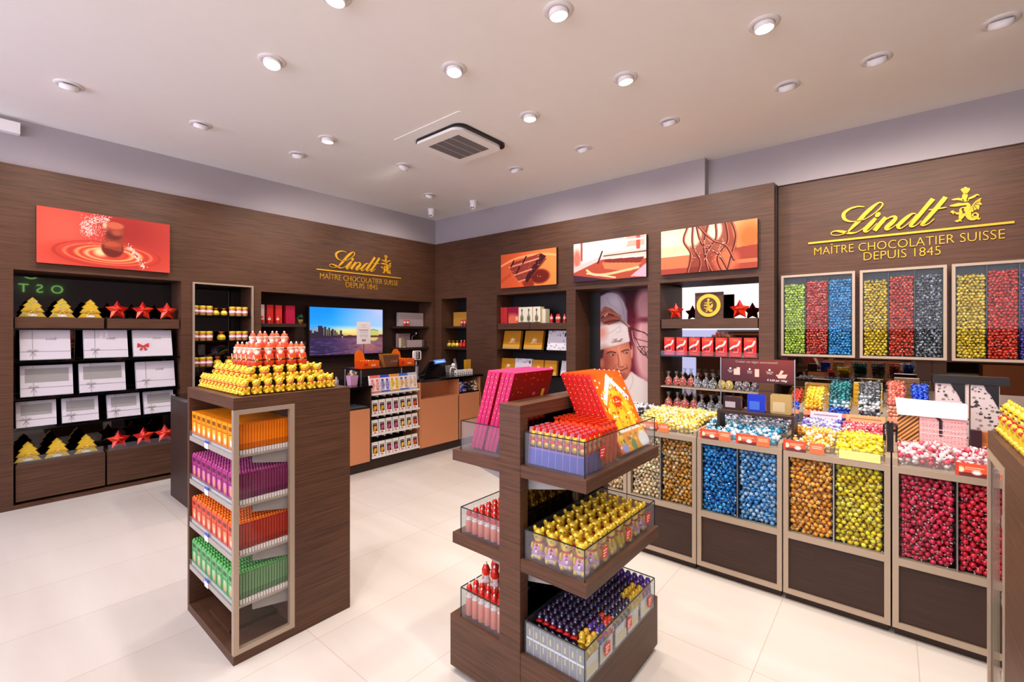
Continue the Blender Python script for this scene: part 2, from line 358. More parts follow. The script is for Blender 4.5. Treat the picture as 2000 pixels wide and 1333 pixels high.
for i, (x, y, ax, ay, p) in enumerate(DL):
    if i in DN: downlight(i, x, y, ax, ay)['label'] = DN[i]
    else:
        d = downlight(i, x, y, ax, ay); d['label'] = 'white downlight of the ceiling rows over the shop entrance'; d['group'] = 'downlights over the entrance'
# air conditioning cassette
ac = thing('air_conditioner', 'square white ceiling cassette air conditioner with grey intake grille', 'air conditioner', (-3.36, 3.23, CEIL), wc=True)
def rr(cx, cy, h, r, n=8):
    P = []
    for q, (sx, sy) in enumerate([(1, 1), (-1, 1), (-1, -1), (1, -1)]):
        for k in range(n+1):
            a = PI/2*q+PI/2*k/n; P.append((cx+sx*(h-r)+r*math.cos(a), cy+sy*(h-r)+r*math.sin(a)))
    return P
def slab(mb, P, z0, z1, mi=0):
    n = len(P); mb.add([(x, y, z0) for x, y in P]+[(x, y, z1) for x, y in P], [tuple(range(n-1, -1, -1)), tuple(range(n, 2*n))]+[(i, (i+1) % n, (i+1) % n+n, i+n) for i in range(n)], mi); return mb
slab(MB(), rr(-3.36, 3.23, .475, .02), CEIL-.006, CEIL).build('mounting_plate', 'ceiling', ac)
slab(MB(), rr(-3.36, 3.23, .345, .10), CEIL-.03, CEIL-.006).build('air_gap', 'black', ac)
slab(MB(), rr(-3.375, 3.215, .325, .10), CEIL-.055, CEIL-.03).build('fascia', 'ceiling', ac)
g = MB()
for k in range(4): g.box(-3.585+k*.11, -3.485+k*.11, 3.0, 3.43, CEIL-.058, CEIL-.0555)
g.build('intake_grille', 'fascia_grey', ac)
for nm, a in (('air_outlet', (-3.61, -3.11, 3.552, 3.57)), ('air_outlet', (-3.70, -3.683, 2.98, 3.46))): MB().box(*a, CEIL-.034, CEIL-.029).build(nm, 'white', ac)
cm = MB().lathe([(.055, 0), (.055, -.02), (.048, -.035), (.048, -.09), (.04, -.115), (.02, -.128), (1e-5, -.13)], 18).mesh('cam_body', 'white', True)
ce = MB().ball((.012, -.036, -.105), .011, mi=0).ball((-.014, -.036, -.105), .011).mesh('cam_eye', 'black', True)
for lb, x, y in (('small white ceiling camera deepest in the room corner', -5.55, 4.70), ('small white ceiling camera by the back wall, larger of the two', -4.73, 4.80)):
    kit([('housing', cm), ('camera_lens', ce)], 'ceiling_camera', lb, 'camera', (x, y, CEIL), (0, 0, R(25)))
# small white wall box near the ceiling at the frame edge
tag(MB().box(-6.07, -6.0, -.05, .33, 3.37, 3.47).build('wall_box', 'white'), 'flat white box high on the plaster near the ceiling', 'wall box')

# ================================================================ golden wall lettering
LS=[[(0.443,0.287,0.008),(0.393,0.298,0.012),(0.336,0.288,0.018),(0.291,0.256,0.028),(0.285,0.22,0.03),(0.301,0.187,0.022),(0.34,0.166,0.012),(0.384,0.162,0.007),(0.432,0.167,0.007),(0.479,0.189,0.007),(0.525,0.223,0.008),(0.561,0.258,0.011),(0.575,0.287,0.011),(0.564,0.305,0.009),(0.539,0.303,0.015),(0.497,0.269,0.03),(0.45,0.223,0.033),(0.403,0.165,0.034),(0.36,0.118,0.027),(0.326,0.081,0.015),(0.296,0.06,0.009),(0.252,0.049,0.007),(0.212,0.052,0.007),(0.189,0.066,0.007),(0.192,0.084,0.009),(0.227,0.092,0.014),(0.277,0.078,0.024),(0.326,0.059,0.022),(0.369,0.055,0.012),(0.408,0.069,0.007),(0.441,0.094,0.007)],[(0.525,0.167,0.026),(0.492,0.128,0.035),(0.46,0.091,0.036),(0.447,0.069,0.033),(0.455,0.053,0.018),(0.479,0.062,0.007),(0.506,0.09,0.006),(0.534,0.121,0.006)],[(0.598,0.164,0.033),(0.561,0.117,0.035),(0.516,0.054,0.035)],[(0.548,0.096,0.006),(0.584,0.131,0.007),(0.625,0.16,0.012),(0.656,0.162,0.02),(0.664,0.142,0.029),(0.642,0.111,0.035),(0.611,0.081,0.035),(0.6,0.062,0.029),(0.611,0.052,0.017),(0.642,0.064,0.007),(0.673,0.089,0.006)],[(0.802,0.165,0.007),(0.777,0.166,0.015),(0.743,0.141,0.028),(0.704,0.101,0.032),(0.684,0.076,0.029),(0.686,0.055,0.019),(0.704,0.05,0.009),(0.738,0.073,0.007),(0.781,0.118,0.006),(0.807,0.159,0.006)],[(0.914,0.274,0.033),(0.873,0.217,0.031),(0.823,0.145,0.031),(0.777,0.082,0.028),(0.768,0.063,0.025),(0.781,0.053,0.014),(0.807,0.063,0.007),(0.84,0.097,0.006)],[(0.993,0.275,0.033),(0.951,0.212,0.033),(0.894,0.133,0.031),(0.849,0.073,0.026),(0.842,0.06,0.02),(0.857,0.053,0.011),(0.89,0.067,0.007),(0.922,0.1,0.007)],[(0.886,0.182,0.009),(0.931,0.182,0.01),(0.971,0.184,0.011),(0.999,0.186,0.005)]]
DOT=[[(0.54,0.198,0.046)]]
ES=[[(1.111,0.282,0.022),(1.111,0.259,0.035),(1.111,0.237,0.019),(1.114,0.214,0.016)],[(1.099,0.249,0.01),(1.086,0.238,0.016),(1.072,0.244,0.019),(1.058,0.245,0.016),(1.042,0.245,0.013),(1.03,0.245,0.003)],[(1.13,0.236,0.01),(1.141,0.238,0.016),(1.157,0.244,0.019),(1.17,0.251,0.016),(1.182,0.26,0.01),(1.196,0.249,0.005)],[(1.095,0.22,0.005),(1.086,0.241,0.005)],[(1.127,0.214,0.005),(1.139,0.238,0.005)],[(1.018,0.195,0.007),(1.042,0.194,0.02),(1.07,0.196,0.026),(1.098,0.194,0.019),(1.123,0.193,0.022),(1.134,0.175,0.022),(1.123,0.151,0.038),(1.13,0.128,0.035),(1.13,0.099,0.035),(1.143,0.068,0.026),(1.166,0.061,0.022),(1.184,0.074,0.016),(1.186,0.096,0.011),(1.173,0.108,0.01),(1.159,0.103,0.01),(1.157,0.088,0.01),(1.168,0.077,0.008),(1.177,0.085,0.005)],[(1.186,0.064,0.016),(1.193,0.054,0.01),(1.204,0.064,0.003)],[(1.116,0.165,0.01),(1.095,0.166,0.008),(1.083,0.152,0.013),(1.086,0.128,0.019),(1.081,0.097,0.016),(1.081,0.068,0.016),(1.065,0.058,0.016),(1.049,0.062,0.005)],[(1.081,0.061,0.01),(1.093,0.052,0.005)],[(1.065,0.07,0.006),(1.065,0.048,0.006)],[(1.084,0.119,0.019),(1.065,0.122,0.016),(1.049,0.133,0.008),(1.035,0.14,0.016),(1.022,0.138,0.005)],[(1.042,0.152,0.007),(1.035,0.14,0.01),(1.042,0.12,0.005)],[(1.028,0.151,0.005),(1.035,0.14,0.007)],[(1.107,0.115,0.019),(1.098,0.094,0.019),(1.086,0.07,0.01)],[(1.132,0.137,0.006),(1.148,0.16,0.006),(1.164,0.186,0.008),(1.179,0.205,0.008),(1.197,0.218,0.01),(1.207,0.224,0.005)]]
EP=[[(1.084,0.319),(1.093,0.329),(1.102,0.329),(1.111,0.338),(1.121,0.334),(1.127,0.325),(1.142,0.322),(1.138,0.302),(1.127,0.285),(1.123,0.275),(1.102,0.279),(1.095,0.301)],[(1.164,0.186),(1.204,0.219),(1.203,0.194),(1.212,0.172),(1.199,0.171),(1.19,0.127),(1.177,0.139),(1.157,0.12),(1.143,0.128),(1.148,0.16)]]
def ribbon(mb, st, y, d, n=6):
    P = cr(st, n); L = []; Rr = []
    for i, p in enumerate(P):
        a = P[max(i-1, 0)]; b = P[min(i+1, len(P)-1)]; dx, dz = b[0]-a[0], b[1]-a[1]; q = math.hypot(dx, dz) or 1
        w = max(p[2], .004)/2; L.append((p[0]-dz/q*w, p[1]+dx/q*w)); Rr.append((p[0]+dz/q*w, p[1]-dx/q*w))
    n = len(P); V = [(x, y-d, z) for x, z in L]+[(x, y-d, z) for x, z in Rr]+[(x, y, z) for x, z in L]+[(x, y, z) for x, z in Rr]
    F = []
    for i in range(n-1):
        F += [(i, i+n, i+n+1, i+1), (i+2*n, i, i+1, i+1+2*n), (i+n, i+3*n, i+3*n+1, i+n+1)]
    F += [(0, 2*n, 3*n, n), (n-1, 2*n-1, 4*n-1, 3*n-1)]
    mb.add(V, F)
def shop_sign(label, loc, rz):
    r = thing('shop_sign', label, 'sign', loc, None, (0, 0, rz))
    mb = MB()
    for i, st in enumerate(LS): ribbon(mb, st, 0, .012+.0004*i)
    x, z, d = DOT[0][0]; mb.prism([(x+d*.42*math.cos(a)+.12*d*math.sin(a), z+d*.5*math.sin(a)) for a in [2*PI*k/16 for k in range(16)]], -.012, 0)
    mb.build('script_lettering', 'gold_letter', r)
    mb = MB()
    for i, st in enumerate(ES): ribbon(mb, st, 0, .008+.0004*i, 4)
    for p in EP: mb.prism(p[::-1], -.008, 0)
    # engraved feather and wing ribs
    mb.build('heraldic_emblem', 'gold_letter', r)
    rib = MB()
    for k in range(4): rib.box(1.100+k*.009, 1.1015+k*.009, -.0095, -.008, .285, .328)
    for a, b in (((1.166, .185), (1.203, .20)), ((1.166, .183), (1.20, .172)), ((1.162, .178), (1.188, .13)), ((1.156, .17), (1.165, .126))):
        ribbon(rib, [(a[0], a[1], .002), (b[0], b[1], .002)], -.008, .003, 2)
    rib.build('emblem_lines', 'wood_dark', r)
    MB().box(0, 1.393, -.012, 0, -.009, .009).build('rule', 'gold_letter', r)
    t = text_mesh('MAÎTRE CHOCOLATIER SUISSE', .112, .008, 'gold_letter', sx=.9)
    for tx, x0, x1, zb in (('MAÎTRE CHOCOLATIER SUISSE', .05, 1.342, -.124), ('DEPUIS 1845', .437, .962, -.214)):
        t = text_mesh(tx, .112, .008, 'gold_letter', thin=-.0016); xs = [v.co.x for v in t.vertices]; k = (x1-x0)/(max(xs)-min(xs)); m0 = min(xs)
        for v in t.vertices: v.co.x = (v.co.x-m0)*k+x0
        link('lettering', t, r, loc=(0, -.004, zb))
    return r
shop_sign('golden script sign with dragon emblem above the wall of foil sweets', (-.636, YS-.001, 2.477), 0)
shop_sign('golden script sign with dragon emblem above the television', (XL+.001, 3.086, 2.452), R(90))
# ================================================================ posters
def art_splash():
    a = Art(1.0, .52, .0042).fill((205, 74, 60)); a.ell(.95, .1, .5, .5, (216, 82, 66), soft=1.2); a.ell(.62, .42, .42, .3, (150, 42, 38), soft=1.6); a.ell(.15, .3, .25, .3, (222, 88, 70), soft=1.3)
    a.ell(.5, .12, .42, .13, (198, 62, 46), soft=.5)
    for rx, ry, c, k in ((.40, .125, (176, 56, 46), .06), (.33, .1, (236, 118, 88), .07), (.245, .082, (246, 156, 96), .11), (.175, .06, (250, 180, 120), .2), (.29, .092, (190, 60, 48), .06)): a.ell(.51, .135, rx, ry, c, ring=k)
    a.ell(.5, .13, .13, .045, (206, 70, 52), soft=.3); a.ell(.44, .15, .05, .04, (255, 206, 150), soft=.9)
    a.ell(.53, .2, .085, .09, (104, 36, 28), soft=.2); a.ell(.545, .3, .075, .08, (140, 58, 42), soft=.2); a.poly([(.47, .36), (.49, .26), (.46, .2), (.6, .17), (.61, .3), (.62, .45), (.55, .465), (.47, .45)], (146, 60, 42), soft=2)
    a.ell(.545, .43, .07, .035, (190, 92, 66), soft=.3); a.ell(.54, .33, .06, .045, (96, 36, 28), soft=.6); a.ell(.56, .36, .04, .03, (166, 76, 56), soft=.9); a.ell(.47, .42, .016, .03, (236, 170, 140), soft=.8); a.ell(.52, .24, .07, .025, (178, 78, 54), soft=.6)
    rg = random.Random(3)
    for _ in range(360):
        t = rg.uniform(.35, 1.25)*PI; r = rg.gauss(.105, .022); a.ell(.45+r*1.1*math.cos(t), .375+r*math.sin(t), .0032, .003, (255, 214, 206), soft=.6)
    for _ in range(90): a.ell(rg.gauss(.4, .035), rg.gauss(.37, .05), .003, .003, (250, 190, 180), soft=.6)
    for _ in range(90):
        t = rg.random(); a.ell(.66+t*.12+rg.gauss(0, .012), .23-t*.2+rg.gauss(0, .014), .004, .004, (255, 226, 210), soft=.6)
    return a.curve([(.65, .22), (.7, .19), (.74, .15), (.73, .12)], .02, (250, 190, 170), .8)
def art_bar():
    a = Art(1.0, .5, .0055).fill((226, 96, 52)); a.ell(.9, .2, .4, .4, (246, 140, 70), soft=1.2); a.curve([(0, .33), (.3, .42), (.7, .44), (1, .4)], .03, (255, 170, 110)); a.curve([(0, .1), (.2, .2), (.35, .3)], .05, (190, 70, 44), .5)
    a.ell(.72, .13, .17, .1, (110, 30, 22), soft=.3); a.poly([(.62, 0), (.45, 0), (.4, .06), (.6, .1)], (150, 48, 30), soft=2)
    a.poly([(.16, .3), (.22, .36), (.72, .45), (.84, .36), (.5, .06), (.34, .08)], (146, 58, 46)); a.poly([(.74, .45), (.83, .4), (.5, .05), (.44, .1)], (66, 22, 22))
    for p in ([(.16, .3), (.7, .38)], [(.26, .18), (.58, .24)], [(.34, .08), (.46, .1)]): a.line(p, .022, (236, 150, 120))
    for p in ([(.2, .31), (.25, .39)], [(.42, .34), (.48, .43)], [(.3, .2), (.36, .29)]): a.line(p, .022, (40, 14, 16))
    return a.dots(50, .004, (255, 180, 140), (.2, .75, .1, .44), 4)
def art_utensil():
    a = Art(1.0, .5, .0055).fill((250, 214, 198)); a.ell(.45, .42, .3, .16, (255, 244, 236), soft=1.4); a.line([(.12, .5), (.12, .28)], .03, (150, 70, 60)); a.ell(.05, .3, .06, .12, (190, 110, 96), soft=.8)
    a.rect(.75, .98, .38, .5, (236, 150, 130), .8); a.line([(.9, .5), (.9, .36)], .05, (176, 80, 66)); a.poly([(0, .19), (.4, .3), (.42, .26), (0, .12)], (232, 186, 184)); a.poly([(0, .12), (.42, .26), (1, .22), (1, 0), (0, 0)], (168, 72, 52))
    a.poly([(.4, .3), (.45, .34), (1, .34), (1, .26), (.45, .27)], (238, 190, 176)); a.line([(.44, .3), (1, .305)], .012, (60, 20, 26)); a.poly([(.42, .26), (.98, .24), (.9, .15), (.5, .2)], (120, 42, 34)); a.poly([(.42, .22), (.95, .17), (.8, .08), (.45, .14)], (214, 120, 80))
    a.curve([(.2, .14), (.3, .08), (.5, .07), (.9, .12)], .03, (244, 190, 140)); a.line([(.42, .36), (.36, .22)], .022, (60, 22, 30)); a.poly([(0, 0), (0, .09), (.35, .03), (.5, 0)], (62, 36, 56)); a.poly([(.8, .02), (1, .16), (1, 0)], (214, 166, 186)); a.line([(.2, .1), (.6, .02)], .02, (255, 200, 160)); a.line([(.76, .46), (.98, .46)], .02, (255, 240, 236)); a.line([(.76, .46), (.73, .36)], .02, (255, 240, 236))
    return a
def art_whisk():
    a = Art(1.0, .5, .0055).fill((250, 186, 132)); a.ell(.12, .36, .25, .25, (255, 226, 190), soft=1.3); a.ell(.93, .32, .16, .2, (236, 104, 52), soft=1.2); a.rect(0, 1, 0, .2, (216, 116, 78)); a.poly([(0, .2), (.35, .26), (.35, .32), (0, .3)], (250, 200, 160)); a.poly([(.75, .22), (1, .24), (1, .1), (.8, .1)], (150, 62, 48)); a.rect(0, 1, 0, .06, (160, 66, 52))
    a.poly([(.28, .5), (.75, .5), (.8, .25), (.8, 0), (.3, 0), (.33, .25)], (110, 44, 38), .75, 3); a.ell(.36, .42, .09, .13, (255, 214, 178), soft=.3); a.ell(.58, .44, .08, .12, (255, 220, 186), soft=.3); a.ell(.7, .1, .12, .13, (214, 110, 74), soft=.6)
    for i, P in enumerate([[(.3, .5), (.26, .36), (.34, .2), (.3, 0)], [(.36, .5), (.36, .3), (.44, .12), (.42, 0)], [(.4, .5), (.46, .3), (.62, .18), (.72, 0)], [(.52, .5), (.48, .3), (.5, .14), (.56, 0)], [(.6, .5), (.6, .34), (.5, .18), (.52, .02)], [(.7, .5), (.72, .3), (.62, .14), (.66, 0)], [(.76, .5), (.8, .34), (.76, .16), (.72, 0)], [(.42, .5), (.56, .34), (.7, .26), (.78, .1)]]):
        a.curve(P, .026, (74, 24, 24)); a.curve([(x+.006, y) for x, y in P], .008, (232, 130, 100))
    return a.dots(60, .004, (255, 214, 180), (.35, .7, .1, .35), 8)
def art_chef():
    a = Art(.80, 1.48, .0068); K = lambda x, y: ((x-45)/535*.674, 1.48-(y-50)/1283*1.48); s = .674/535
    def e(x, y, rx, ry, c, **k): u, v = K(x, y); a.ell(u, v, rx*s, ry*1.48/1283, c, **k)
    def p(P, c, **k): a.poly([K(*q) for q in P], c, **k)
    def l(P, w, c, **k): a.curve([K(*q) for q in P], w*s, c, **k)
    a.fill((108, 28, 46)); e(250, 60, 420, 190, (46, 14, 24), soft=1.4); e(560, 240, 110, 190, (196, 138, 146), soft=.6); e(570, 700, 130, 420, (214, 160, 162), soft=.5); e(560, 395, 110, 26, (150, 60, 78), soft=1.2)
    p([(45, 110), (120, 75), (190, 72), (260, 110), (320, 190), (358, 290), (355, 430), (45, 500)], (178, 164, 180), soft=3); e(210, 200, 90, 110, (204, 192, 204), soft=1.2); l([(250, 120), (300, 220), (330, 400)], 10, (150, 136, 154), a=.6); l([(120, 130), (150, 200), (240, 260)], 8, (150, 136, 154), a=.6)
    p([(45, 470), (160, 440), (352, 418), (388, 640), (250, 690), (45, 745)], (216, 205, 205), soft=1); l([(120, 560), (200, 520), (270, 470), (280, 520), (230, 540)], 9, (186, 174, 174), a=.8); e(60, 540, 60, 80, (206, 140, 124), soft=1.3)
    l([(45, 744), (250, 692), (386, 642)], 6, (160, 146, 146))
    # hand
    p([(45, 300), (80, 250), (100, 232), (180, 262), (250, 325), (288, 350), (288, 395), (230, 425), (150, 450), (80, 440), (45, 400)], (152, 84, 66), soft=2)
    for P, c in (([(70, 330), (150, 300), (250, 345), (285, 370)], (196, 122, 98)), ([(90, 400), (180, 370), (260, 385)], (178, 104, 82)), ([(60, 370), (120, 330), (200, 340)], (92, 40, 34)), ([(100, 425), (190, 405), (270, 400)], (96, 42, 34)), ([(60, 290), (100, 262), (160, 280)], (184, 108, 86))): l(P, 16, c, a=.85)
    l([(95, 345), (130, 320)], 10, (240, 220, 214)); l([(285, 390), (330, 430), (385, 478)], 26, (126, 92, 82)); l([(288, 384), (335, 424), (380, 466)], 8, (206, 172, 150))
    for P in ([(385, 480), (405, 580), (450, 690), (580, 810)], [(385, 480), (470, 520), (540, 535), (580, 575)], [(390, 480), (450, 500), (580, 560)], [(388, 485), (440, 580), (500, 700), (580, 790)], [(430, 600), (500, 620), (580, 640)], [(470, 700), (530, 690), (580, 700)], [(480, 720), (540, 790), (580, 740)], [(500, 760), (540, 700), (560, 780), (580, 820)]): l(P, 7, (60, 36, 34))
    l([(410, 520), (425, 620), (470, 730)], 6, (222, 180, 170))
    # face
    p([(45, 745), (250, 692), (388, 640), (400, 760), (405, 900), (385, 1000), (330, 1075), (270, 1085), (200, 1010), (120, 950), (60, 930), (45, 930)], (186, 106, 82), soft=2)
    e(90, 880, 80, 150, (142, 70, 56), soft=1.1); e(300, 830, 60, 130, (214, 136, 108), soft=1.3); e(300, 1040, 60, 40, (158, 84, 66), soft=1); e(250, 730, 110, 36, (208, 130, 104), soft=1); p([(45, 745), (90, 738), (75, 830), (45, 860)], (58, 28, 26), soft=1); e(408, 760, 13, 72, (206, 138, 118), soft=.4); e(66, 900, 24, 50, (170, 92, 76), soft=.5)
    l([(385, 650), (396, 700), (402, 720)], 14, (60, 30, 28)); l([(128, 782), (170, 762), (228, 772)], 13, (74, 34, 28)); l([(296, 758), (335, 738), (375, 735)], 12, (74, 34, 28)); e(185, 797, 30, 12, (110, 54, 44), soft=.5); e(340, 768, 28, 11, (110, 54, 44), soft=.5)
    e(180, 797, 15, 6, (226, 206, 198), soft=.4); e(186, 797, 7, 7, (34, 20, 20), soft=.4); e(338, 768, 14, 5, (226, 206, 198), soft=.4); e(344, 768, 6, 6, (34, 20, 20), soft=.4)
    l([(262, 700), (266, 780), (285, 850), (300, 905)], 12, (228, 156, 128), a=.7); l([(250, 790), (262, 870), (256, 915), (285, 935), (318, 925)], 9, (122, 56, 44), a=.8); l([(225, 915), (205, 950), (190, 990)], 8, (130, 62, 50), a=.7); l([(345, 900), (362, 930), (356, 960)], 8, (130, 62, 50), a=.7)
    l([(232, 962), (290, 972), (356, 938)], 9, (96, 34, 34)); l([(255, 985), (300, 990), (335, 972)], 10, (196, 104, 92), a=.8)
    # jacket
    p([(45, 1180), (200, 1100), (290, 1088), (340, 1075), (400, 975), (480, 1030), (580, 1080), (700, 1120), (700, 1340), (45, 1340)], (222, 212, 206), soft=2); l([(400, 985), (420, 1080), (380, 1200)], 10, (190, 178, 176), a=.7); l([(290, 1095), (350, 1150), (400, 1260)], 8, (196, 184, 180), a=.7)
    for st in LS: a.line([K(150+q[0]*155, 668-q[1]*150-q[0]*22) for q in cr(st, 3)], .006, (120, 84, 72))
    return a
def art_tv():
    a = Art(1.2, .69, .0065); a.fill((120, 196, 246)); a.grad(None, (20, 130, 236), 0, 1, .75, 1.05); a.ell(0, .69, .8, .45, (8, 132, 238), soft=1.5); a.ell(1.2, .69, .5, .35, (168, 178, 232), soft=1.6)
    t = np.clip((.45-a.V)/.2, 0, 1); a.mixm(t*.8, (206, 222, 226)); a.ell(.65, .29, .6, .09, (252, 226, 120), soft=1.2)
    a.rect(0, 1.2, 0, .255, (66, 44, 92)); a.ell(.95, .12, .45, .16, (150, 92, 92), soft=1.5); a.ell(0, .1, .5, .2, (40, 30, 66), soft=1.4)
    rg = random.Random(5)
    for _ in range(240):
        x, y = rg.uniform(0, 1.2), rg.uniform(0, .24); a.ell(x, y, rg.uniform(.02, .06), .003, rg.choice([(98, 66, 116), (128, 86, 112), (44, 32, 70)]), soft=.8, a=.7)
    a.rect(0, 1.2, .245, .28, (58, 28, 40)); x = 0
    for wd, h in [(.03, .36), (.03, .32), (.02, .35), (.03, .34), (.02, .42), (.035, .42), (.02, .4), (.035, .41), (.02, .37), (.03, .40), (.02, .36), (.03, .38), (.03, .36), (.02, .33), (.03, .3), (.03, .36), (.02, .3)]:
        a.rect(x, x+wd, .25, h, (42, 30, 46)); x += wd+.004
    a.poly([(.4, .26), (.6, .285), (.75, .28), (.86, .31), (.95, .29), (1.2, .29), (1.2, .25), (.4, .25)], (70, 34, 38)); a.poly([(.88, .23), (.92, .35), (.95, .23)], (222, 170, 150)); a.line([(.92, .24), (.92, .37)], .006, (90, 60, 60))
    a.ell(1.03, .28, .1, .085, (180, 176, 96), soft=.1); a.rect(.9, 1.2, .25, .28, (92, 48, 32)); a.line([(.5, .26), (.5, .262)], .012, (255, 240, 230)); a.line([(.95, .35), (1.03, .375), (1.12, .35)], .012, (110, 112, 84))
    return a
def poster(name, label, art, loc, rz, depth=.045):
    r = thing(name, label, 'poster', loc, None, (0, 0, rz)); w, h = art.w, art.h
    MB().box(0, w, -depth+.002, 0, 0, h).build('panel', 'black', r)
    mb = MB(); art.grid(mb, -depth, 0, 0); mb.build('picture', 'art', r); return r
poster('wall_poster', 'red poster of chocolate splashing into liquid chocolate rings', art_splash(), (XL, .43, 2.233), R(90))
poster('wall_poster', 'orange poster of a broken chocolate bar casting a shadow', art_bar(), (-4.50, YB, 2.245), 0)
poster('wall_poster', 'pale pink and brown poster of a blade smoothing chocolate', art_utensil(), (-3.225, YB, 2.25), 0)
poster('wall_poster', 'peach coloured poster of a whisk dripping with chocolate', art_whisk(), (-2.045, YB, 2.252), 0)
poster('portrait_poster', 'tall poster of a chef in a white hat holding a whisk', art_chef(), (-3.05, 5.573, .67), 0, .02)
tv = thing('television', 'flat wall television showing a blue harbour skyline at dusk', 'television', (-6.31, 3.125, 1.26), None, (0, 0, R(90)))
MB().box(-.018, 1.218, .0, .045, -.02, .71).build('casing', 'black', tv)
mb = MB(); art_tv().grid(mb, -.004); mb.build('screen', 'screen', tv)
MB().box(.4, .8, .045, .096, .2, .5).build('wall_bracket', 'black', tv)

# ================================================================ shelves and goods of the left gift niche
def tree_meshes(cols, seed):
    rg = random.Random(seed)
    P = [(-.09, 0), (.09, 0), (.062, .045), (.078, .052), (.048, .098), (.062, .104), (.028, .142), (.036, .147), (0, .185), (-.036, .147), (-.028, .142), (-.062, .104), (-.048, .098), (-.078, .052), (-.062, .045)]
    mb = MB(); mb.prism(P, -.022, .022, col=cols[0]); mb.prism([(x*.9, z*.93+.005) for x, z in P], -.03, -.022, col=cols[1])
    def inside(x, z): return abs(x) < .085*(1-z/.19)
    for _ in range(70):
        x, z = rg.uniform(-.08, .08), rg.uniform(.01, .17)
        if inside(x, z):
            s = .006; a = rg.random()*6; V = [(x+s*1.6*math.cos(a+q), -.0305-rg.random()*.002, z+s*math.sin(a+q)) for q in (0, 2.1, 4.2)]
            mb.add(V, [(0, 2, 1) if True else 0], col=rg.choice(cols[1:]))
    me = mb.mesh('tree_body', 'foil')
    rb = MB(); rb.box(-.072, .072, -.036, -.03, .05, .064, col=(222, 176, 60)); 
    for sx in (-1, 1): rb.tube([(0, -.038, .057), (sx*.02, -.044, .072), (sx*.034, -.042, .06), (sx*.016, -.04, .052), (0, -.038, .057)], .004, col=(236, 190, 70)); rb.tube([(0, -.038, .057), (sx*.02, -.042, .035), (sx*.024, -.04, .022)], .003, col=(236, 190, 70))
    return [('box', me), ('ribbon', rb.mesh('tree_ribbon', 'foil')), ('price_label', MB().box(-.03, .03, -.034, -.0305, .008, .03).mesh('tree_label', 'paper'))]
GOLDS = [(226, 180, 36), (246, 206, 56), (252, 226, 100), (230, 184, 40), (200, 206, 70), (255, 238, 140)]
HOLO = [(232, 190, 46), (240, 206, 70), (130, 200, 120), (120, 190, 210), (230, 220, 110), (190, 170, 220), (246, 214, 90)]
TR1 = tree_meshes(GOLDS, 1); TR2 = tree_meshes(HOLO, 2)
def star_meshes(seed):
    rg = random.Random(seed); mb = MB(); V = []; n = 10
    for k in range(n):
        a = PI/2+PI*k/5; r = .1 if k % 2 == 0 else .052; V.append((r*math.cos(a)*.98, r*math.sin(a)+.085))
    V = [(x, max(z, .0)) for x, z in V]
    for s in (-1, 1):
        c = (0, s*.04, .09)
        for k in range(n):
            a, b = V[k], V[(k+1) % n]; am = ((a[0])*.5, s*(.026+rg.uniform(-.005, .005)), (a[1]+.09)*.5); bm = (b[0]*.5, s*(.026), (b[1]+.09)*.5)
            C = [rg.choice([(214, 22, 14), (240, 46, 20), (176, 10, 10), (250, 74, 40)]) for _ in range(3)]
            A = (a[0], s*.008, a[1]); B = (b[0], s*.008, b[1])
            F = [(0, 1, 2), (3, 4, 2, 1)] if s < 0 else [(0, 2, 1), (3, 1, 2, 4)]
            mb.add([c, am, bm, A, B], F, col=C[:2])
    mb.add([(x, -.008, z) for x, z in V]+[(x, .008, z) for x, z in V], [(i, (i+1) % n, (i+1) % n+n, i+n) for i in range(n)], col=(190, 16, 12))
    rb = MB(); rb.tube([(0, -.044, .1), (.014, -.05, .114), (.022, -.046, .1), (0, -.044, .1), (-.014, -.05, .114), (-.022, -.046, .1), (0, -.044, .1)], .003, col=(250, 90, 60))
    return [('bag', mb.mesh('star_bag', 'foil')), ('bow', rb.mesh('star_bow', 'foil'))]
ST = [star_meshes(k) for k in (1, 2, 3)]
XS = -6.15
cab = thing('gift_shelf_unit', 'black glass shelf unit of white gift boxes set in the dark wood wall', 'shelf unit', (-6.2, .92, .035), wc=True)
for y0, y1 in ((.3, .905), (.93, 1.535)): MB().box(-6.4, -6.065, y0, y1, 1.632, 1.733).build('wooden_ledge', 'wood', cab)
for i, z in enumerate((1.31, .972, .692)): MB().box(-6.39, -6.07, .293, 1.542, z, z+.012).build('glass_shelf', 'black_gloss', cab)
for z in (1.31, .972, .692): MB().box(-6.075, -6.07, .293, 1.542, z, z+.035).build('lip', 'glass', cab)
for y0, y1 in ((.305, .912), (.928, 1.538)):
    dr = MB().box(-6.4, -6.055, y0, y1, .06, .39).build('drawer', 'wood', cab)
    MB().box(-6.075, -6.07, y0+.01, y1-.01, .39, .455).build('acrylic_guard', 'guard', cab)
for i, (y, k, lb) in enumerate([(.415, TR2, 'holographic gold tree box on the upper ledge, under the mirrored neon letters'), (.612, TR2, 'holographic gold tree box with white tag, middle of the upper ledge trees'), (.813, TR1, 'plain gold tree box on the upper ledge beside the red stars')]):
    kit(k, 'christmas_tree_box', lb, 'gift box', (XS, y, 1.733), (0, 0, R(90)))
for i, (y, lb) in enumerate([(1.02, 'red foil star on the upper ledge beside the gold trees'), (1.23, 'middle red foil star of three on the upper ledge'), (1.44, 'red foil star at the niche end of the upper ledge')]):
    kit(ST[i], 'foil_star', lb, 'star', (XS, y, 1.733), (0, 0, R(90)))
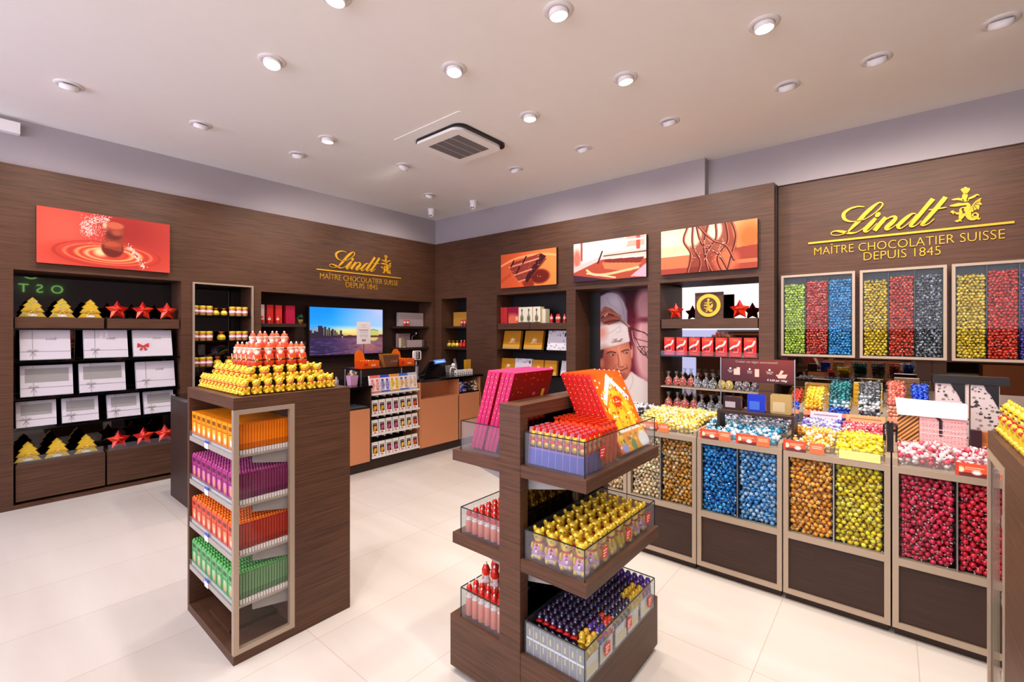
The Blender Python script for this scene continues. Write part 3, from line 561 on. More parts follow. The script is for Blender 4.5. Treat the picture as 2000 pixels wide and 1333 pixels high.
for i, (y, lb) in enumerate([(.385, 'gold tree box at the outer end of the bottom shelf'), (.577, 'gold tree box with pale tag, middle of the bottom shelf'), (.782, 'gold tree box next to the stars on the bottom shelf')]):
    kit(TR1, 'christmas_tree_box', lb, 'gift box', (-6.13, y, .397), (R(-10), 0, R(90)))
for i, (y, lb) in enumerate([(1.03, 'red foil star by the gold trees on the bottom shelf'), (1.235, 'red foil star with price tag, middle of the bottom shelf'), (1.42, 'red foil star half hidden by the till counter')]):
    kit(ST[i], 'foil_star', lb, 'star', (-6.13, y, .394), (R(-8), 0, R(90)))
def gift_box(w, h, window=False, bow=None):
    b = MB().box(-w/2, w/2, 0, .05, 0, h).mesh('gb', 'carton_white')
    out = [('carton', b)]
    if window:
        out.append(('clear_window', MB().box(-w/2+.03, w/2-.03, -.002, 0, h*.45, h-.03).mesh('gbw', 'grey')))
    rb = MB(); x = -w*.26
    rb.box(x-.0015, x+.0015, -.003, 0, 0, h); rb.box(-w/2, w/2, -.003, 0, h*.27, h*.27+.003)
    for s in (-1, 1): rb.tube([(x, -.004, h*.27), (x+s*.02, -.01, h*.27+.02), (x+s*.035, -.008, h*.27+.008), (x, -.004, h*.27)], .0022); rb.tube([(x, -.004, h*.27), (x+s*.018, -.006, h*.27-.04)], .0018)
    if bow:
        rb = MB()
        for s in (-1, 1):
            rb.prism([(x, h*.4), (x+s*.045, h*.4+.03), (x+s*.05, h*.4-.012)][::-s], -.012, -.002); rb.prism([(x, h*.4), (x+s*.012, h*.4-.05), (x+s*.034, h*.4-.04)][::s], -.008, -.002)
    out.append(('ribbon', rb.mesh('gbr', 'grey' if not bow else 'red_ribbon')))
    if not window: 
        lt = text_mesh('Lindt', .035, .001, 'steel', 'CENTER', shear=.3); lt.transform(Matrix.Translation((w*.1, -.002, h*.66))); out.append(('lettering', lt))
    return out
mat('yellow_card', (246, 226, 140), .6); mat('red_ribbon', (206, 14, 40), .4)
GB = gift_box(.335, .285); GBR = gift_box(.335, .285, bow=1); GBW = gift_box(.35, .29, True); GBS = gift_box(.262, .24, True)
X1 = -6.12
for y, k, lb in ((.50, GB, 'plain white gift box with string bow, top row under the trees'), (.93, GB, 'white gift box in the middle of the top row, silver string'), (1.31, GBR, 'white gift box with a red bow, top row')):
    kit(k, 'gift_box', lb, 'gift box', (X1+.04, y, 1.336), (R(-14), 0, R(90)))
for y, k, lb in ((.51, GBW, 'white windowed gift box at the outer end of the second row'), (.905, GBW, 'white windowed gift box, middle of the second row'), (1.335, GB, 'white gift box with silver lettering in the second row')):
    kit(k, 'gift_box', lb, 'gift box', (X1+.035, y, .998), (R(-13), 0, R(90)))
for y, lb in ((.44, 'small white windowed box at the outer end of the third row'), (.74, 'small white windowed box, second of the third row'), (1.07, 'small white windowed box, third of the third row'), (1.365, 'small white windowed box beside the till counter end panel')):
    kit(GBS, 'gift_box', lb, 'gift box', (X1+.03, y, .7205), (R(-16), 0, R(90)))

# ================================================================ jar niche with a metal frame
jn = thing('jar_cabinet', 'narrow glass fronted niche with pale metal frame full of golden jars', 'cabinet', (-6.2, 1.966, .6), wc=True)
fr = MB()
for a in ((1.65, 1.668, .6, 2.158), (2.265, 2.283, .6, 2.158)): fr.box(-6.05, -6.02, *a)
fr.box(-6.05, -6.02, 1.668, 2.265, 2.14, 2.158); fr.build('frame', 'metal_tan', jn)
for z in (1.785, 1.49, 1.19, .9): MB().box(-6.4, -6.07, 1.66, 2.273, z-.008, z).build('glass_shelf', 'black_gloss', jn)
MB().box(-6.4, -6.07, 1.66, 2.273, .6, .892).build('lower_panel', 'fascia_grey', jn)
jar = MB().lathe([(.026, 0), (.03, .004), (.03, .02), (.031, .022), (.031, .062), (.024, .068), (.03, .072), (.031, .1), (.027, .104)], 14, col=[(190, 160, 60), (200, 170, 60), (236, 150, 170), (236, 90, 110), (240, 170, 190), (214, 176, 60), (226, 190, 40), (240, 210, 70)]).mesh('jar', 'satin', True)
lab = MB().lathe([(.0315, .028), (.0315, .055)], 14, col=(246, 226, 232)).mesh('jar_label', 'print', True)
pouch = MB().lathe([(.02, 0), (.042, .012), (.046, .04), (.034, .068), (.014, .078), (.022, .1), (.03, .108)], 10, col=[(190, 160, 40), (226, 196, 50), (236, 206, 70), (200, 160, 40), (214, 60, 50), (236, 210, 90)]).mesh('pouch', 'foil')
for sh, z in enumerate((1.785, 1.49, 1.19)):
    nm = ('top', 'middle', 'lower')[sh]
    for y in (1.70, 1.77, 1.84) + ((2.08, 2.15, 2.22) if sh < 2 else (1.70+.0,)*0):
        kit([('jar', jar, [('label', lab)])], 'sweet_jar', 'gold capped jar with a pink label on the %s shelf of the framed niche' % nm, 'jar', (-6.12, y, z), (0, 0, random.random()), 'gold capped jars on the %s niche shelf' % nm, 1.08)
    for j, y in enumerate((1.912, 1.997) if sh == 0 else ((1.97,) if sh == 1 else (1.93, 2.05, 2.15))):
        put(pouch, 'foil_pouch', ('round gold foil pouch tied with ribbon, %s in the %s row of the framed niche' % (('first', 'second', 'third')[j], nm)), 'pouch', (-6.14, y, z), (0, 0, j), scale=(1.0 if sh else .85))
# ================================================================ television recess shelves
def shelf(label, *b): return tag(MB().box(*b).build('wall_shelf', 'wood_dark'), label, 'shelf')
shelf('brown shelf by the television holding red boxes and a pot plant', -6.41, -6.12, 2.377, 2.985, 1.66, 1.705)
shelf('brown shelf by the television holding red pouches', -6.41, -6.12, 2.377, 2.985, 1.42, 1.46)
shelf('upper dark shelf beside the television in the room corner', -6.41, -6.14, 4.55, 5.143, 1.652, 1.688)
shelf('lower dark shelf beside the television in the room corner', -6.41, -6.14, 4.55, 5.143, 1.30, 1.335)
def pbox(name, label, x0, x1, y0, y1, z0, z1, c, cat='box', group=None, extra=None):
    mb = MB().box(x0-(x0+x1)/2, x1-(x0+x1)/2, y0-(y0+y1)/2, y1-(y0+y1)/2, 0, z1-z0, col=c); me = mb.mesh(name, 'print')
    o = put(me, name, label, cat, ((x0+x1)/2, (y0+y1)/2, z0), group=group); return o
for y, c, lb in ((2.44, (206, 196, 200), 'white patterned box on the shelf left of the pot plant'), (2.55, (196, 36, 34), 'bright red box behind the small santas'), (2.66, (206, 44, 40), 'second bright red box near the pot plant'), (2.79, (176, 18, 60), 'wide crimson box beside the pot plant')):
    pbox('carton', lb.replace('left of', 'far from'), -6.36, -6.2, y-.04, y+(.04 if y < 2.7 else .08), 1.705, 1.945, c)
santa_s = MB().lathe([(.016, 0), (.02, .006), (.019, .03), (.021, .045), (.017, .056), (.018, .066), (.012, .085), (1e-5, .102)], 9, col=[(240, 226, 220), (214, 40, 24), (224, 50, 30), (245, 235, 230), (240, 220, 210), (220, 40, 26), (230, 50, 30)]).mesh('santa_small', 'satin', True)
sface = MB().ball((0, -.015, .056), .009, 8, 5, col=(246, 200, 170)).mesh('santa_face_small', 'print', True)
for y, lb in ((2.44, 'small santa figure before the white patterned box'), (2.525, 'small santa figure before the red boxes'), (2.63, 'small santa figure close to the crimson box')):
    kit([('body', santa_s), ('face', sface)], 'santa_figure', lb, 'figurine', (-6.16, y, 1.705), (0, 0, R(90)))
pl = thing('potted_plant', 'small dark green plant in a gold pot on the television shelf', 'plant', (-6.2, 2.945, 1.707))
MB().lathe([(.022, 0), (.032, .05), (.035, .055), (.03, .055)], 12, col=(214, 180, 90)).build('pot', 'foil', pl, True)
lf = MB(); rg = random.Random(9)
for _ in range(46):
    a, e = rg.uniform(0, 2*PI), rg.uniform(.1, 1.4); d = Vector((math.cos(a)*math.cos(e), .55*math.sin(a)*math.cos(e), math.sin(e))); p = Vector((0, 0, .06)); q = p+d*rg.uniform(.04, .085); s = d.orthogonal().normalized()*.011
    lf.add([p, (p+q)/2+s, q, (p+q)/2-s], [(0, 1, 2, 3)])
lf.build('foliage', 'leaf', pl)
rp = MB().lathe([(.026, 0), (.03, .01), (.03, .06), (.012, .078), (.009, .09), (.014, .105)], 10, col=[(190, 12, 16), (222, 24, 24), (210, 20, 22), (236, 90, 60), (240, 140, 90)]).mesh('red_pouch', 'satin', True)
for k in range(5): put(rp, 'sweet_pouch', 'red tied pouch in the row under the pot plant shelf', 'pouch', (-6.2, 2.50+k*.066, 1.46), (0, 0, k), 'red pouches under the pot plant')
# right end shelves and corner niche
SM = [('body', santa_s), ('face', sface)]
pbox('showcase_box', 'open pale showcase box with tiny santas, upper corner shelf by the television', -6.34, -6.26, 4.62, 5.12, 1.688, 1.915, (186, 170, 172))
for y, lb in ((4.70, 'tiny santa before the pale showcase box, outermost'), (4.76, 'tiny santa before the pale showcase box, innermost')): kit(SM, 'santa_figure', lb, 'figurine', (-6.22, y, 1.688), (0, 0, R(90)), scale=1.15)
pbox('carton', 'tall plain mauve box on the lower corner shelf', -6.36, -6.28, 4.62, 4.85, 1.335, 1.565, (160, 132, 132))
pbox('carton', 'low lilac box on the lower corner shelf', -6.27, -6.17, 4.72, 5.02, 1.335, 1.455, (196, 176, 178))
pbox('carton', 'small dark grey box at the end of the lower corner shelf', -6.32, -6.22, 5.03, 5.11, 1.335, 1.455, (110, 104, 108))
sb = MB(); sb.box(-.045, .045, -.03, .03, 0, .155, col=(236, 214, 180))
for k in range(6): sb.prism([(-.045, .0+k*.027), (-.045, .012+k*.027), (.045, .045+k*.022), (.045, .033+k*.022)][::-1], -.0315, -.03, col=(60, 44, 40))
put(sb.mesh('striped_box', 'print'), 'striped_box', 'small cream box with black diagonal stripes on the lower corner shelf', 'box', (-6.2, 4.63, 1.335), (0, 0, R(90)))
cs = thing('desk_lamp_arm', 'small bent silver arm standing on the low lilac box', 'lamp', (-6.25, 4.87, 1.455))
MB().tube([(0, 0, 0), (0, 0, .055), (0, .02, .07), (0, .055, .085), (0, .09, .105)], .006).build('arm', 'steel', cs, True); MB().lathe([(.012, 0), (.012, .03)], 10, (0, .09, .1)).build('lamp_head', 'steel', cs)
shelf('upper shelf of the narrow corner niche', -5.88, -5.278, 5.26, 5.575, 1.655, 1.69)
shelf('lower shelf of the narrow corner niche', -5.88, -5.278, 5.26, 5.575, 1.30, 1.335)
pbox('showcase_box', 'open golden showcase box with tiny santas in the corner niche', -5.84, -5.40, 5.44, 5.52, 1.69, 1.93, (206, 150, 60))
for x, lb in ((-5.58, 'tiny santa before the golden showcase box, inner one'), (-5.51, 'tiny santa before the golden showcase box, outer one')): kit(SM, 'santa_figure', lb, 'figurine', (x, 5.39, 1.69), scale=1.2)
for k in range(3): put(pouch, 'foil_pouch', 'gold foil pouch on the lower shelf of the corner niche', 'pouch', (-5.83+k*.096, 5.34, 1.335), (0, 0, k), 'gold pouches in the corner niche')
for k in range(2): put(rp, 'sweet_pouch', 'red pouch on the lower shelf of the corner niche', 'pouch', (-5.54+k*.075, 5.34, 1.335), (0, 0, k), 'red pouches in the corner niche', 1.15)
# ================================================================ heaps of wrapped sweets (helpers)
def sweet_mesh(lo=False):
    mb = MB(); mb.ball((0, 0, 0), 1, 8 if lo else 12, 5 if lo else 8, col=(0, 0, 0))
    nb = len(mb.f)
    for s in (-1, 1):
        n = 5 if lo else 8; V = [(s*.9, 0, 0)]; F = []
        for k in range(n):
            a = 2*PI*k/n; r = .55 if k % 2 else .75; V.append((s*(1.55 if k % 2 else 1.75), r*math.cos(a), .55*r*math.sin(a)))
        for k in range(n): F.append((0, 1+k, 1+(k+1) % n))
        mb.add(V, F, col=(255, 255, 255))
    return mb, nb
SW, SWN = sweet_mesh(True)
_lv = np.array(SW.v); _lf = SW.f; _loops = np.array([i for f in _lf for i in f]); _tot = np.array([len(f) for f in _lf])
def shade(c, k): return tuple(max(0, min(255, int(v*k))) for v in c)
def mixc(a, b, t): return tuple(int(x*(1-t)+y*t) for x, y in zip(a, b))
def heap(name, items, matn='wrap', parent=None, smooth=True, bounds=None):   # items: (loc, r, colour, wing colour); all sweets of one bin in one object
    rg = random.Random(len(items)); N = len(items); nv = len(_lv); V = np.empty((N, nv, 3))
    for k, (p, r, c, wc) in enumerate(items):
        m = np.array(Euler((rg.uniform(0, 6), rg.uniform(0, 6), rg.uniform(0, 6))).to_matrix())*r; V[k] = _lv@m.T+np.array(p)
    if bounds:
        for ax in range(3): V[:, :, ax] = np.clip(V[:, :, ax], bounds[2*ax], bounds[2*ax+1])
    me = bpy.data.meshes.new(name); L = len(_loops); nf = len(_tot)
    me.vertices.add(N*nv); me.vertices.foreach_set('co', V.ravel())
    me.loops.add(N*L); me.loops.foreach_set('vertex_index', (np.arange(N)[:, None]*nv+_loops[None]).ravel().astype(np.int32))
    me.polygons.add(N*nf); tt = np.tile(_tot, N); me.polygons.foreach_set('loop_start', (np.cumsum(tt)-tt).astype(np.int32))
    me.materials.append(M[matn])
    me.update(calc_edges=True); me.polygons.foreach_set('use_smooth', np.ones(N*nf, bool))
    nlb = int(_tot[:SWN].sum()); C = np.ones((N, L, 4), np.float32)
    for k, (p, r, c, wc) in enumerate(items): C[k, :nlb, :3] = lin(c); C[k, nlb:, :3] = lin(wc)
    at = me.color_attributes.new('col', 'FLOAT_COLOR', 'CORNER'); at.data.foreach_set('color', C.ravel())
    return link(name, me, parent)
def stuff(o, label, cat='sweets'): o['label'] = label; o['category'] = cat; o['kind'] = 'stuff'; return o
def colv(rg, cols): c = rg.choice(cols); return shade(c, rg.uniform(.8, 1.12))
def wall_of_sweets(x0, x1, y0, z0, z1, r, cols, wing, layers=2, seed=1, skip=0):
    rg = random.Random(seed); out = []; p = r*2.1; nx = max(1, int((x1-x0)/p)); p = (x1-x0)/nx; nz = int((z1-z0)/(r*2.0))
    for l in range(layers):
        for j in range(nz):
            for i in range(nx):
                if l < layers and rg.random() < skip: continue
                x = x0+(i+.5+(.25 if j % 2 else -.25))*p+rg.uniform(-.3, .3)*r
                x = min(max(x, x0+r), x1-r)
                out.append(((x, y0+r*1.3+l*r*1.7+rg.uniform(0, .5)*r, z0+r+j*r*2.0+rg.uniform(-.45, .45)*r), r*rg.uniform(.86, 1.12), colv(rg, cols), wing if rg.random() < .42 else colv(rg, cols)))
    return out
# ================================================================ wall dispensers
WH = (236, 232, 236)
TUB = [
 ((-.86, -.26), 'first metal framed wall dispenser with green, red and blue foil balls', [('lime green', [(176, 200, 60), (196, 214, 90)], (226, 236, 170)), ('salmon red', [(214, 62, 48), (226, 90, 74), (196, 44, 36)], (246, 196, 190)), ('sky blue', [(40, 130, 200), (70, 160, 222)], (190, 222, 246))]),
 ((-.225, .36), 'middle metal framed wall dispenser with gold, red and silver foil balls', [('golden yellow', [(218, 176, 30), (236, 196, 50)], (240, 226, 160)), ('orange red', [(206, 54, 30), (226, 84, 60)], (246, 190, 176)), ('silver grey', [(96, 96, 106), (146, 146, 158), (70, 70, 84)], (222, 222, 230))]),
 ((.39, .98), 'third metal framed wall dispenser cut by the picture edge', [('yellow gold', [(220, 180, 40), (236, 200, 60)], (244, 232, 170)), ('bright red', [(212, 44, 26), (226, 66, 46)], (246, 180, 166)), ('violet', [(66, 44, 150), (90, 66, 176)], (196, 186, 236))])]
for q, ((x0, x1), lb, colz) in enumerate(TUB):
    r = thing('sweet_dispenser', lb, 'dispenser', ((x0+x1)/2, 5.35, 1.355), wc=True)
    f = MB(); t = .022
    f.box(x0, x0+t, 5.3, 5.386, 1.355, 2.165).box(x1-t, x1, 5.3, 5.386, 1.355, 2.165).box(x0+t, x1-t, 5.3, 5.386, 1.355, 1.355+t).box(x0+t, x1-t, 5.3, 5.386, 2.165-t, 2.165); f.build('frame', 'metal_tan', r)
    MB().box(x0+t, x1-t, 5.375, 5.385, 1.38, 2.14).build('back_panel', 'black', r)
    MB().box(x0+t, x1-t, 5.301, 5.304, 1.378, 2.142).build('glass_pane', 'bin_glass', r)
    wd = (x1-x0-2*t-.024)/3
    for k, (cn, cols, wing) in enumerate(colz):
        a = x0+t+.006+k*(wd+.006)
        if k: MB().box(a-.005, a-.001, 5.306, 5.374, 1.378, 2.142).build('divider', 'black_gloss', r)
        it = wall_of_sweets(a, a+wd, 5.303, 1.382, 2.10-.02*(k == 0), .0118, cols, wing, 2, q*10+k)
        stuff(heap('wrapped_sweets', it, bounds=(a+.0005, a+wd-.0005, 5.3055, 5.3735, 1.379, 2.14)), '%s wrapped balls filling a column of the %s wall dispenser' % (cn, ('first', 'middle', 'third')[q]))
# ================================================================ gift shelves in the back wall, first recess
u = thing('shelf_unit', 'dark shelf unit of gold and white boxes under the chocolate bar poster', 'shelf unit', (-4.0, 5.4, .1), wc=True)
for x0, x1 in ((-4.615, -4.01), (-4.0, -3.38)): MB().box(x0, x1, 5.215, 5.56, 1.632, 1.72).build('wooden_ledge', 'wood', u)
for z in (1.313, .955): MB().box(-4.62, -3.375, 5.22, 5.57, z, z+.012).build('glass_shelf', 'black_gloss', u)
MB().box(-4.62, -3.375, 5.22, 5.57, .1, .6).build('cupboard', 'wood', u)
def art_redbox():
    a = Art(.2, .245, .01).fill((208, 40, 44)); a.ell(.1, .2, .16, .08, (150, 16, 60), soft=1); a.ell(.08, .05, .14, .09, (240, 120, 90), soft=.8); a.rect(.14, .19, .04, .1, (250, 196, 150)); return a
def fbox(art, d, side, name='c', lean=0):
    mb = MB().box(-art.w/2, art.w/2, .0, d, 0, art.h, col=side); art.grid(mb, -.0012, -art.w/2, .0); return mb.mesh(name, 'print')
rb = fbox(art_redbox(), .05, (196, 34, 48))
me1 = MB().box(-.02, .02, 0, .2, 0, .245, col=(206, 50, 54)).mesh('rb', 'print')
for k in range(3): put(me1, 'carton', 'slim red carton in the row on the ledge under the chocolate bar poster', 'box', (-4.585+k*.044, 5.27, 1.721), group='slim red cartons on the ledge')
put(rb, 'carton', 'wide red carton with printed front beside the slim red cartons', 'box', (-4.35, 5.27, 1.721))
def art_bottle(n=1):
    a = Art(.125*n, .235, .008).fill((244, 238, 214)); a.rect(0, 1, 0, .02, (90, 86, 60))
    for k in range(n):
        x = .062+k*.125; a.ell(x, .07, .028, .05, (96, 100, 70), soft=.4); a.line([(x, .1), (x, .18)], .012, (80, 84, 60)); a.ell(x, .19, .012, .02, (40, 40, 30), soft=.4); a.dots(10, .004, (220, 200, 150), (x-.02, x+.02, .03, .11), 3)
    return a
put(fbox(art_bottle(2), .1, (236, 228, 200)), 'carton', 'cream carton printed with two bottles on the ledge', 'box', (-4.11, 5.25, 1.721)); put(fbox(art_bottle(1), .1, (232, 222, 190)), 'carton', 'cream carton printed with a single bottle on the ledge', 'box', (-3.912, 5.26, 1.721))
put(MB().box(-.03, .03, 0, .1, 0, .2, col=(236, 228, 196)).mesh('cc', 'print'), 'carton', 'narrow plain cream carton at the end of the bottle cartons', 'box', (-3.80, 5.28, 1.721))
for k in range(4): kit(SM, 'santa_figure', 'small santa figure in a clear sleeve on the ledge under the chocolate bar poster', 'figurine', (-3.66+k*.062, 5.27+.05*(k % 2), 1.722), group='santas on the chocolate ledge', scale=1.25)
def art_gold():
    a = Art(.33, .28, .011).fill((196, 132, 26)); a.rect(0, .4, 0, .07, (236, 176, 50)); a.rect(0, .4, 0, .03, (206, 170, 110)); a.ell(.17, .13, .03, .03, (240, 220, 180), soft=.7); a.dots(12, .008, (250, 226, 190), (.13, .22, .09, .16), 2); return a
def art_icons():
    a = Art(.33, .28, .011).fill((226, 222, 232)); a.rect(0, .4, 0, .1, (246, 244, 248)); a.dots(34, .008, (120, 110, 130), None, 5); a.ell(.29, .22, .015, .03, (30, 50, 40), soft=.4); return a
gb = fbox(art_gold(), .05, (180, 120, 30)); ib = fbox(art_icons(), .05, (232, 230, 236))
put(gb, 'gift_box', 'golden box leaning at the pillar end of the middle shelf', 'gift box', (-4.43, 5.30, 1.337), (R(-12), 0, 0)); put(gb, 'gift_box', 'golden box leaning in the middle of the middle shelf', 'gift box', (-4.02, 5.30, 1.337), (R(-12), 0, 0)); put(ib, 'gift_box', 'white icon patterned box leaning on the middle shelf', 'gift box', (-3.6, 5.30, 1.337), (R(-12), 0, 0))
put(gb, 'gift_box', 'short golden box at the pillar end of the lower shelf', 'gift box', (-4.5, 5.30, .98), (R(-8), 0, 0), scale=(.84, .9, .76)); put(ib, 'gift_box', 'white box with a little green tree on the lower shelf', 'gift box', (-4.19, 5.29, .98), (R(-6), 0, 0), scale=(.95, .9, .78))
put(gb, 'gift_box', 'narrow golden box, inner of two on the lower shelf', 'gift box', (-3.92, 5.29, .98), (R(-6), 0, 0), scale=(.6, .9, .75)); put(gb, 'gift_box', 'narrow golden box, outer of two on the lower shelf', 'gift box', (-3.70, 5.29, .98), (R(-6), 0, 0), scale=(.62, .9, .75))
put(ib, 'gift_box', 'white box leaning at the far end of the lower shelf', 'gift box', (-3.47, 5.33, .985), (R(-14), 0, 0), scale=(.52, .8, .75))
mb = MB()
for k in range(3): mb.tube([(-4.15+k*.12, 5.3, 1.24), (-4.1+k*.12, 5.26, 1.26), (-4.04+k*.12, 5.3, 1.25)], .006)
# ================================================================ third recess: mirror, plaque, stars, sachets, bags
u = thing('shelf_unit', 'mirrored shelf unit of red sachets and sweet bags under the whisk poster', 'shelf unit', (-1.56, 5.4, .1), wc=True)
MB().box(-2.065, -1.055, 5.215, 5.56, 1.637, 1.742).build('wooden_ledge', 'wood', u)
for z in (1.312, .955, .69): 
    MB().box(-2.072, -1.047, 5.21, 5.56, z, z+.014).build('glass_shelf', 'metal_tan' if z < 1 else 'black_gloss', u)
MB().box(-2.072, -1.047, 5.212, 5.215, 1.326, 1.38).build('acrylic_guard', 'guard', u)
MB().box(-2.072, -1.047, 5.21, 5.56, .1, .6).build('cupboard', 'wood', u)
kit(ST[0], 'foil_star', 'red foil star on the mirrored ledge, before the round golden plaque', 'star', (-1.92, 5.28, 1.743)); kit(ST[1], 'foil_star', 'red foil star on the mirrored ledge past the round golden plaque', 'star', (-1.24, 5.28, 1.743), scale=1.05)
pq = thing('round_plaque', 'square dark plaque with a round gold dragon medal between red stars', 'plaque', (-1.57, 5.33, 1.744))
MB().box(-.15, .15, 0, .03, 0, .295).build('backing', 'wood', pq)
MB().prism([(.128*math.cos(2*PI*k/36), .148+.128*math.sin(2*PI*k/36)) for k in range(36)], -.012, 0).build('medal', 'gold_letter', pq)
MB().prism([(.088*math.cos(2*PI*k/36), .148+.088*math.sin(2*PI*k/36)) for k in range(36)], -.016, -.012).build('medal_field', 'wood', pq)
mb = MB()
for i, st in enumerate(ES): ribbon(mb, [((x-1.11)*.52, (z-.19)*.52+.148, w*.6) for x, z, w in st], -.016, .004, 3)
for p in EP: mb.prism([((x-1.11)*.52, (z-.19)*.52+.148) for x, z in p][::-1], -.02, -.016)
mb.build('emblem', 'gold_letter', pq)
def art_sachet():
    a = Art(.118, .205, .0052).fill((214, 22, 18)); a.ell(.03, .18, .06, .04, (240, 60, 40), soft=1); a.curve([(.01, .085), (.04, .11), (.08, .125), (.1, .165)], .022, (246, 196, 180)); a.curve([(.01, .09), (.04, .115), (.08, .13), (.1, .17)], .009, (255, 240, 234))
    a.ell(.03, .075, .016, .012, (60, 30, 26), soft=.4); a.ell(.065, .08, .014, .014, (70, 36, 30), soft=.4); a.line([(.035, .05), (.08, .05), (.085, .085)], .005, (240, 190, 180)); a.rect(.03, .08, .17, .178, (255, 120, 60)); a.rect(.02, .09, .185, .19, (240, 90, 50)); a.rect(.02, .1, .015, .022, (240, 120, 100)); return a
sm = MB(); A_ = art_sachet(); sm.box(-.059, .059, .0, .045, 0, .205, col=(170, 10, 12)); A_.grid(sm, -.0015, -.059, 0); sme = sm.mesh('sachet', 'print')
for k in range(7): put(sme, 'chocolate_sachet', 'red sachet with a white swirl in the row of seven under the plaque', 'packet', (-1.985+k*.142, 5.25, 1.327), group='red sachets under the plaque')
def bag_kit(cols, wing, seed, s=1, r=.0155):
    rg = random.Random(seed); it = []
    for j in range(5):
        R_ = (.042, .05, .05, .042, .024)[j]
        for k in range(9 if j < 4 else 5):
            a = 2*PI*k/9+j; it.append(((R_*math.cos(a), R_*.8*math.sin(a), .016+j*.024), r*rg.uniform(.8, 1.1), colv(rg, cols), wing))
    o = heap('sweets', it, bounds=(-1, 1, -1, 1, .0015, 1)); me = o.data; bpy.data.objects.remove(o)
    mb = MB().lathe([(.05, 0), (.062, .04), (.06, .1), (.012, .14), (.03, .185), (.045, .205)], 10, ph=seed)
    tie = MB().lathe([(.0145, .134), (.0145, .146)], 8)
    return [('sweets', me), ('cellophane', mb.mesh('cb', 'cello', True)), ('tie', tie.mesh('tie', 'gold_letter'))]
BAGS = {'coral': bag_kit([(226, 90, 66), (240, 140, 110), (214, 60, 50)], (250, 214, 200), 1), 'grey': bag_kit([(60, 64, 76), (200, 204, 210), (120, 128, 140)], (240, 240, 246), 2),
        'yellow': bag_kit([(226, 190, 60), (240, 214, 110)], (250, 240, 190), 3), 'mixed': bag_kit([(60, 120, 190), (226, 110, 60), (60, 60, 70), (226, 214, 200)], (246, 240, 236), 4)}
for row, z, seq in (('upper', .97, ['coral']*4+['grey']*3+['yellow']*2+['mixed']*3), ('lower', .705, ['coral']*4+['grey']*3+['yellow']*2)):
    n = len(seq); last = {}
    for k, c in enumerate(seq):
        lb = '%s sweets in a tied clear bag on the %s bag shelf under the red sachets' % (c, row)
        kit(BAGS[c], 'sweet_bag', lb, 'bag of sweets', (-2.01+k*(.083 if row == 'upper' else .094), 5.29+.03*(k % 2), z), (0, 0, R(15*(k%3-1))), '%s bags on the %s bag shelf' % (c, row), (.62, .62, .8) if row == 'upper' else (.70, .70, .92))
# ================================================================ till counter
ct = thing('till_counter', 'long till counter with tan front panels, dark worktop and dark end panel', 'counter', (-5.0, 3.0, 0), wc=True)
MB().box(-5.42, -4.57, 1.3, 3.0, .952, .982).box(-5.42, -4.96, 3.0, 3.707, .952, .982).box(-5.42, -4.57, 3.707, 4.84, .952, .982).build('worktop', 'black_gloss', ct)
MB().box(-5.42, -4.62, 1.3, 1.33, 0, .952).build('end_panel', 'wood_dark', ct)
MB().box(-4.97, -4.63, 1.34, 3.0, .0, .11).box(-4.97, -4.63, 3.0, 3.707, 0, .11).box(-4.97, -4.63, 3.707, 4.83, 0, .11).build('plinth', 'wood_dark', ct)
for y0, y1 in ((1.34, 2.70), (2.715, 2.985), (3.725, 4.83)): MB().box(-4.62, -4.6, y0, y1, .11, .72).build('front_panel', 'tan_panel', ct)
MB().box(-4.99, -4.97, 1.34, 4.83, .0, .952).build('back_panel', 'wood_dark', ct)
for y in (2.99, 3.708, 4.375, 4.80): MB().box(-4.965, -4.6, y, y+.014, .11, .952).build('divider', 'tan_panel' if y > 3.5 else 'wood_dark', ct)
MB().box(-4.965, -4.6, 1.34, 2.98, .72, .735).build('recess_shelf', 'black', ct); MB().box(-4.80, -4.6, 3.723, 4.374, .72, .735).build('recess_shelf', 'tan_panel', ct); MB().box(-4.81, -4.80, 3.723, 4.374, .735, .95).build('recess_back', 'tan_panel', ct)
MB().box(-4.90, -4.6, 4.39, 4.80, .72, .735).build('recess_shelf', 'tan_panel', ct)
mb = MB()
for k in range(9): mb.box(-4.9, -4.62, 2.715+k*.03, 2.727+k*.03, .736, .742)
mb.build('shelf_slats', 'fascia_grey', ct)
# chocolate rack in the counter front
rk = thing('chocolate_rack', 'white four tier rack of chocolate packs built into the till counter', 'rack', (-4.75, 3.35, .11), wc=True)
for z in (.86, .62, .39, .13): MB().box(-4.93, -4.59, 3.01, 3.70, z, z+.018).build('tray', 'white', rk)
for z in (.86, .62, .39): 
    mb = MB()
    for k in range(8): mb.box(-4.92, -4.63, 3.015+k*.097, 3.02+k*.097, z-.03, z-.002)
    mb.build('pusher_rails', 'white', rk)
MB().box(-4.95, -4.935, 3.01, 3.70, .115, 1.05).build('rack_back', 'black', rk)
def art_pack(c):
    a = Art(.082, .16, .006).fill((244, 240, 234)); a.rect(.014, .07, .03, .125, (48, 26, 26)); a.ell(.042, .065, .02, .026, c, soft=.4); a.dots(8, .007, shade(c, 1.2), (.025, .06, .04, .09), 2); a.rect(.018, .066, .108, .118, (150, 140, 140)); a.rect(.02, .05, .008, .016, (210, 60, 40)); return a
PC = {'amber': (232, 150, 30), 'purple': (180, 70, 130), 'gold': (226, 180, 70), 'red': (220, 60, 40)}
PK = {k: fbox(art_pack(c), .02, (240, 236, 230)) for k, c in PC.items()}
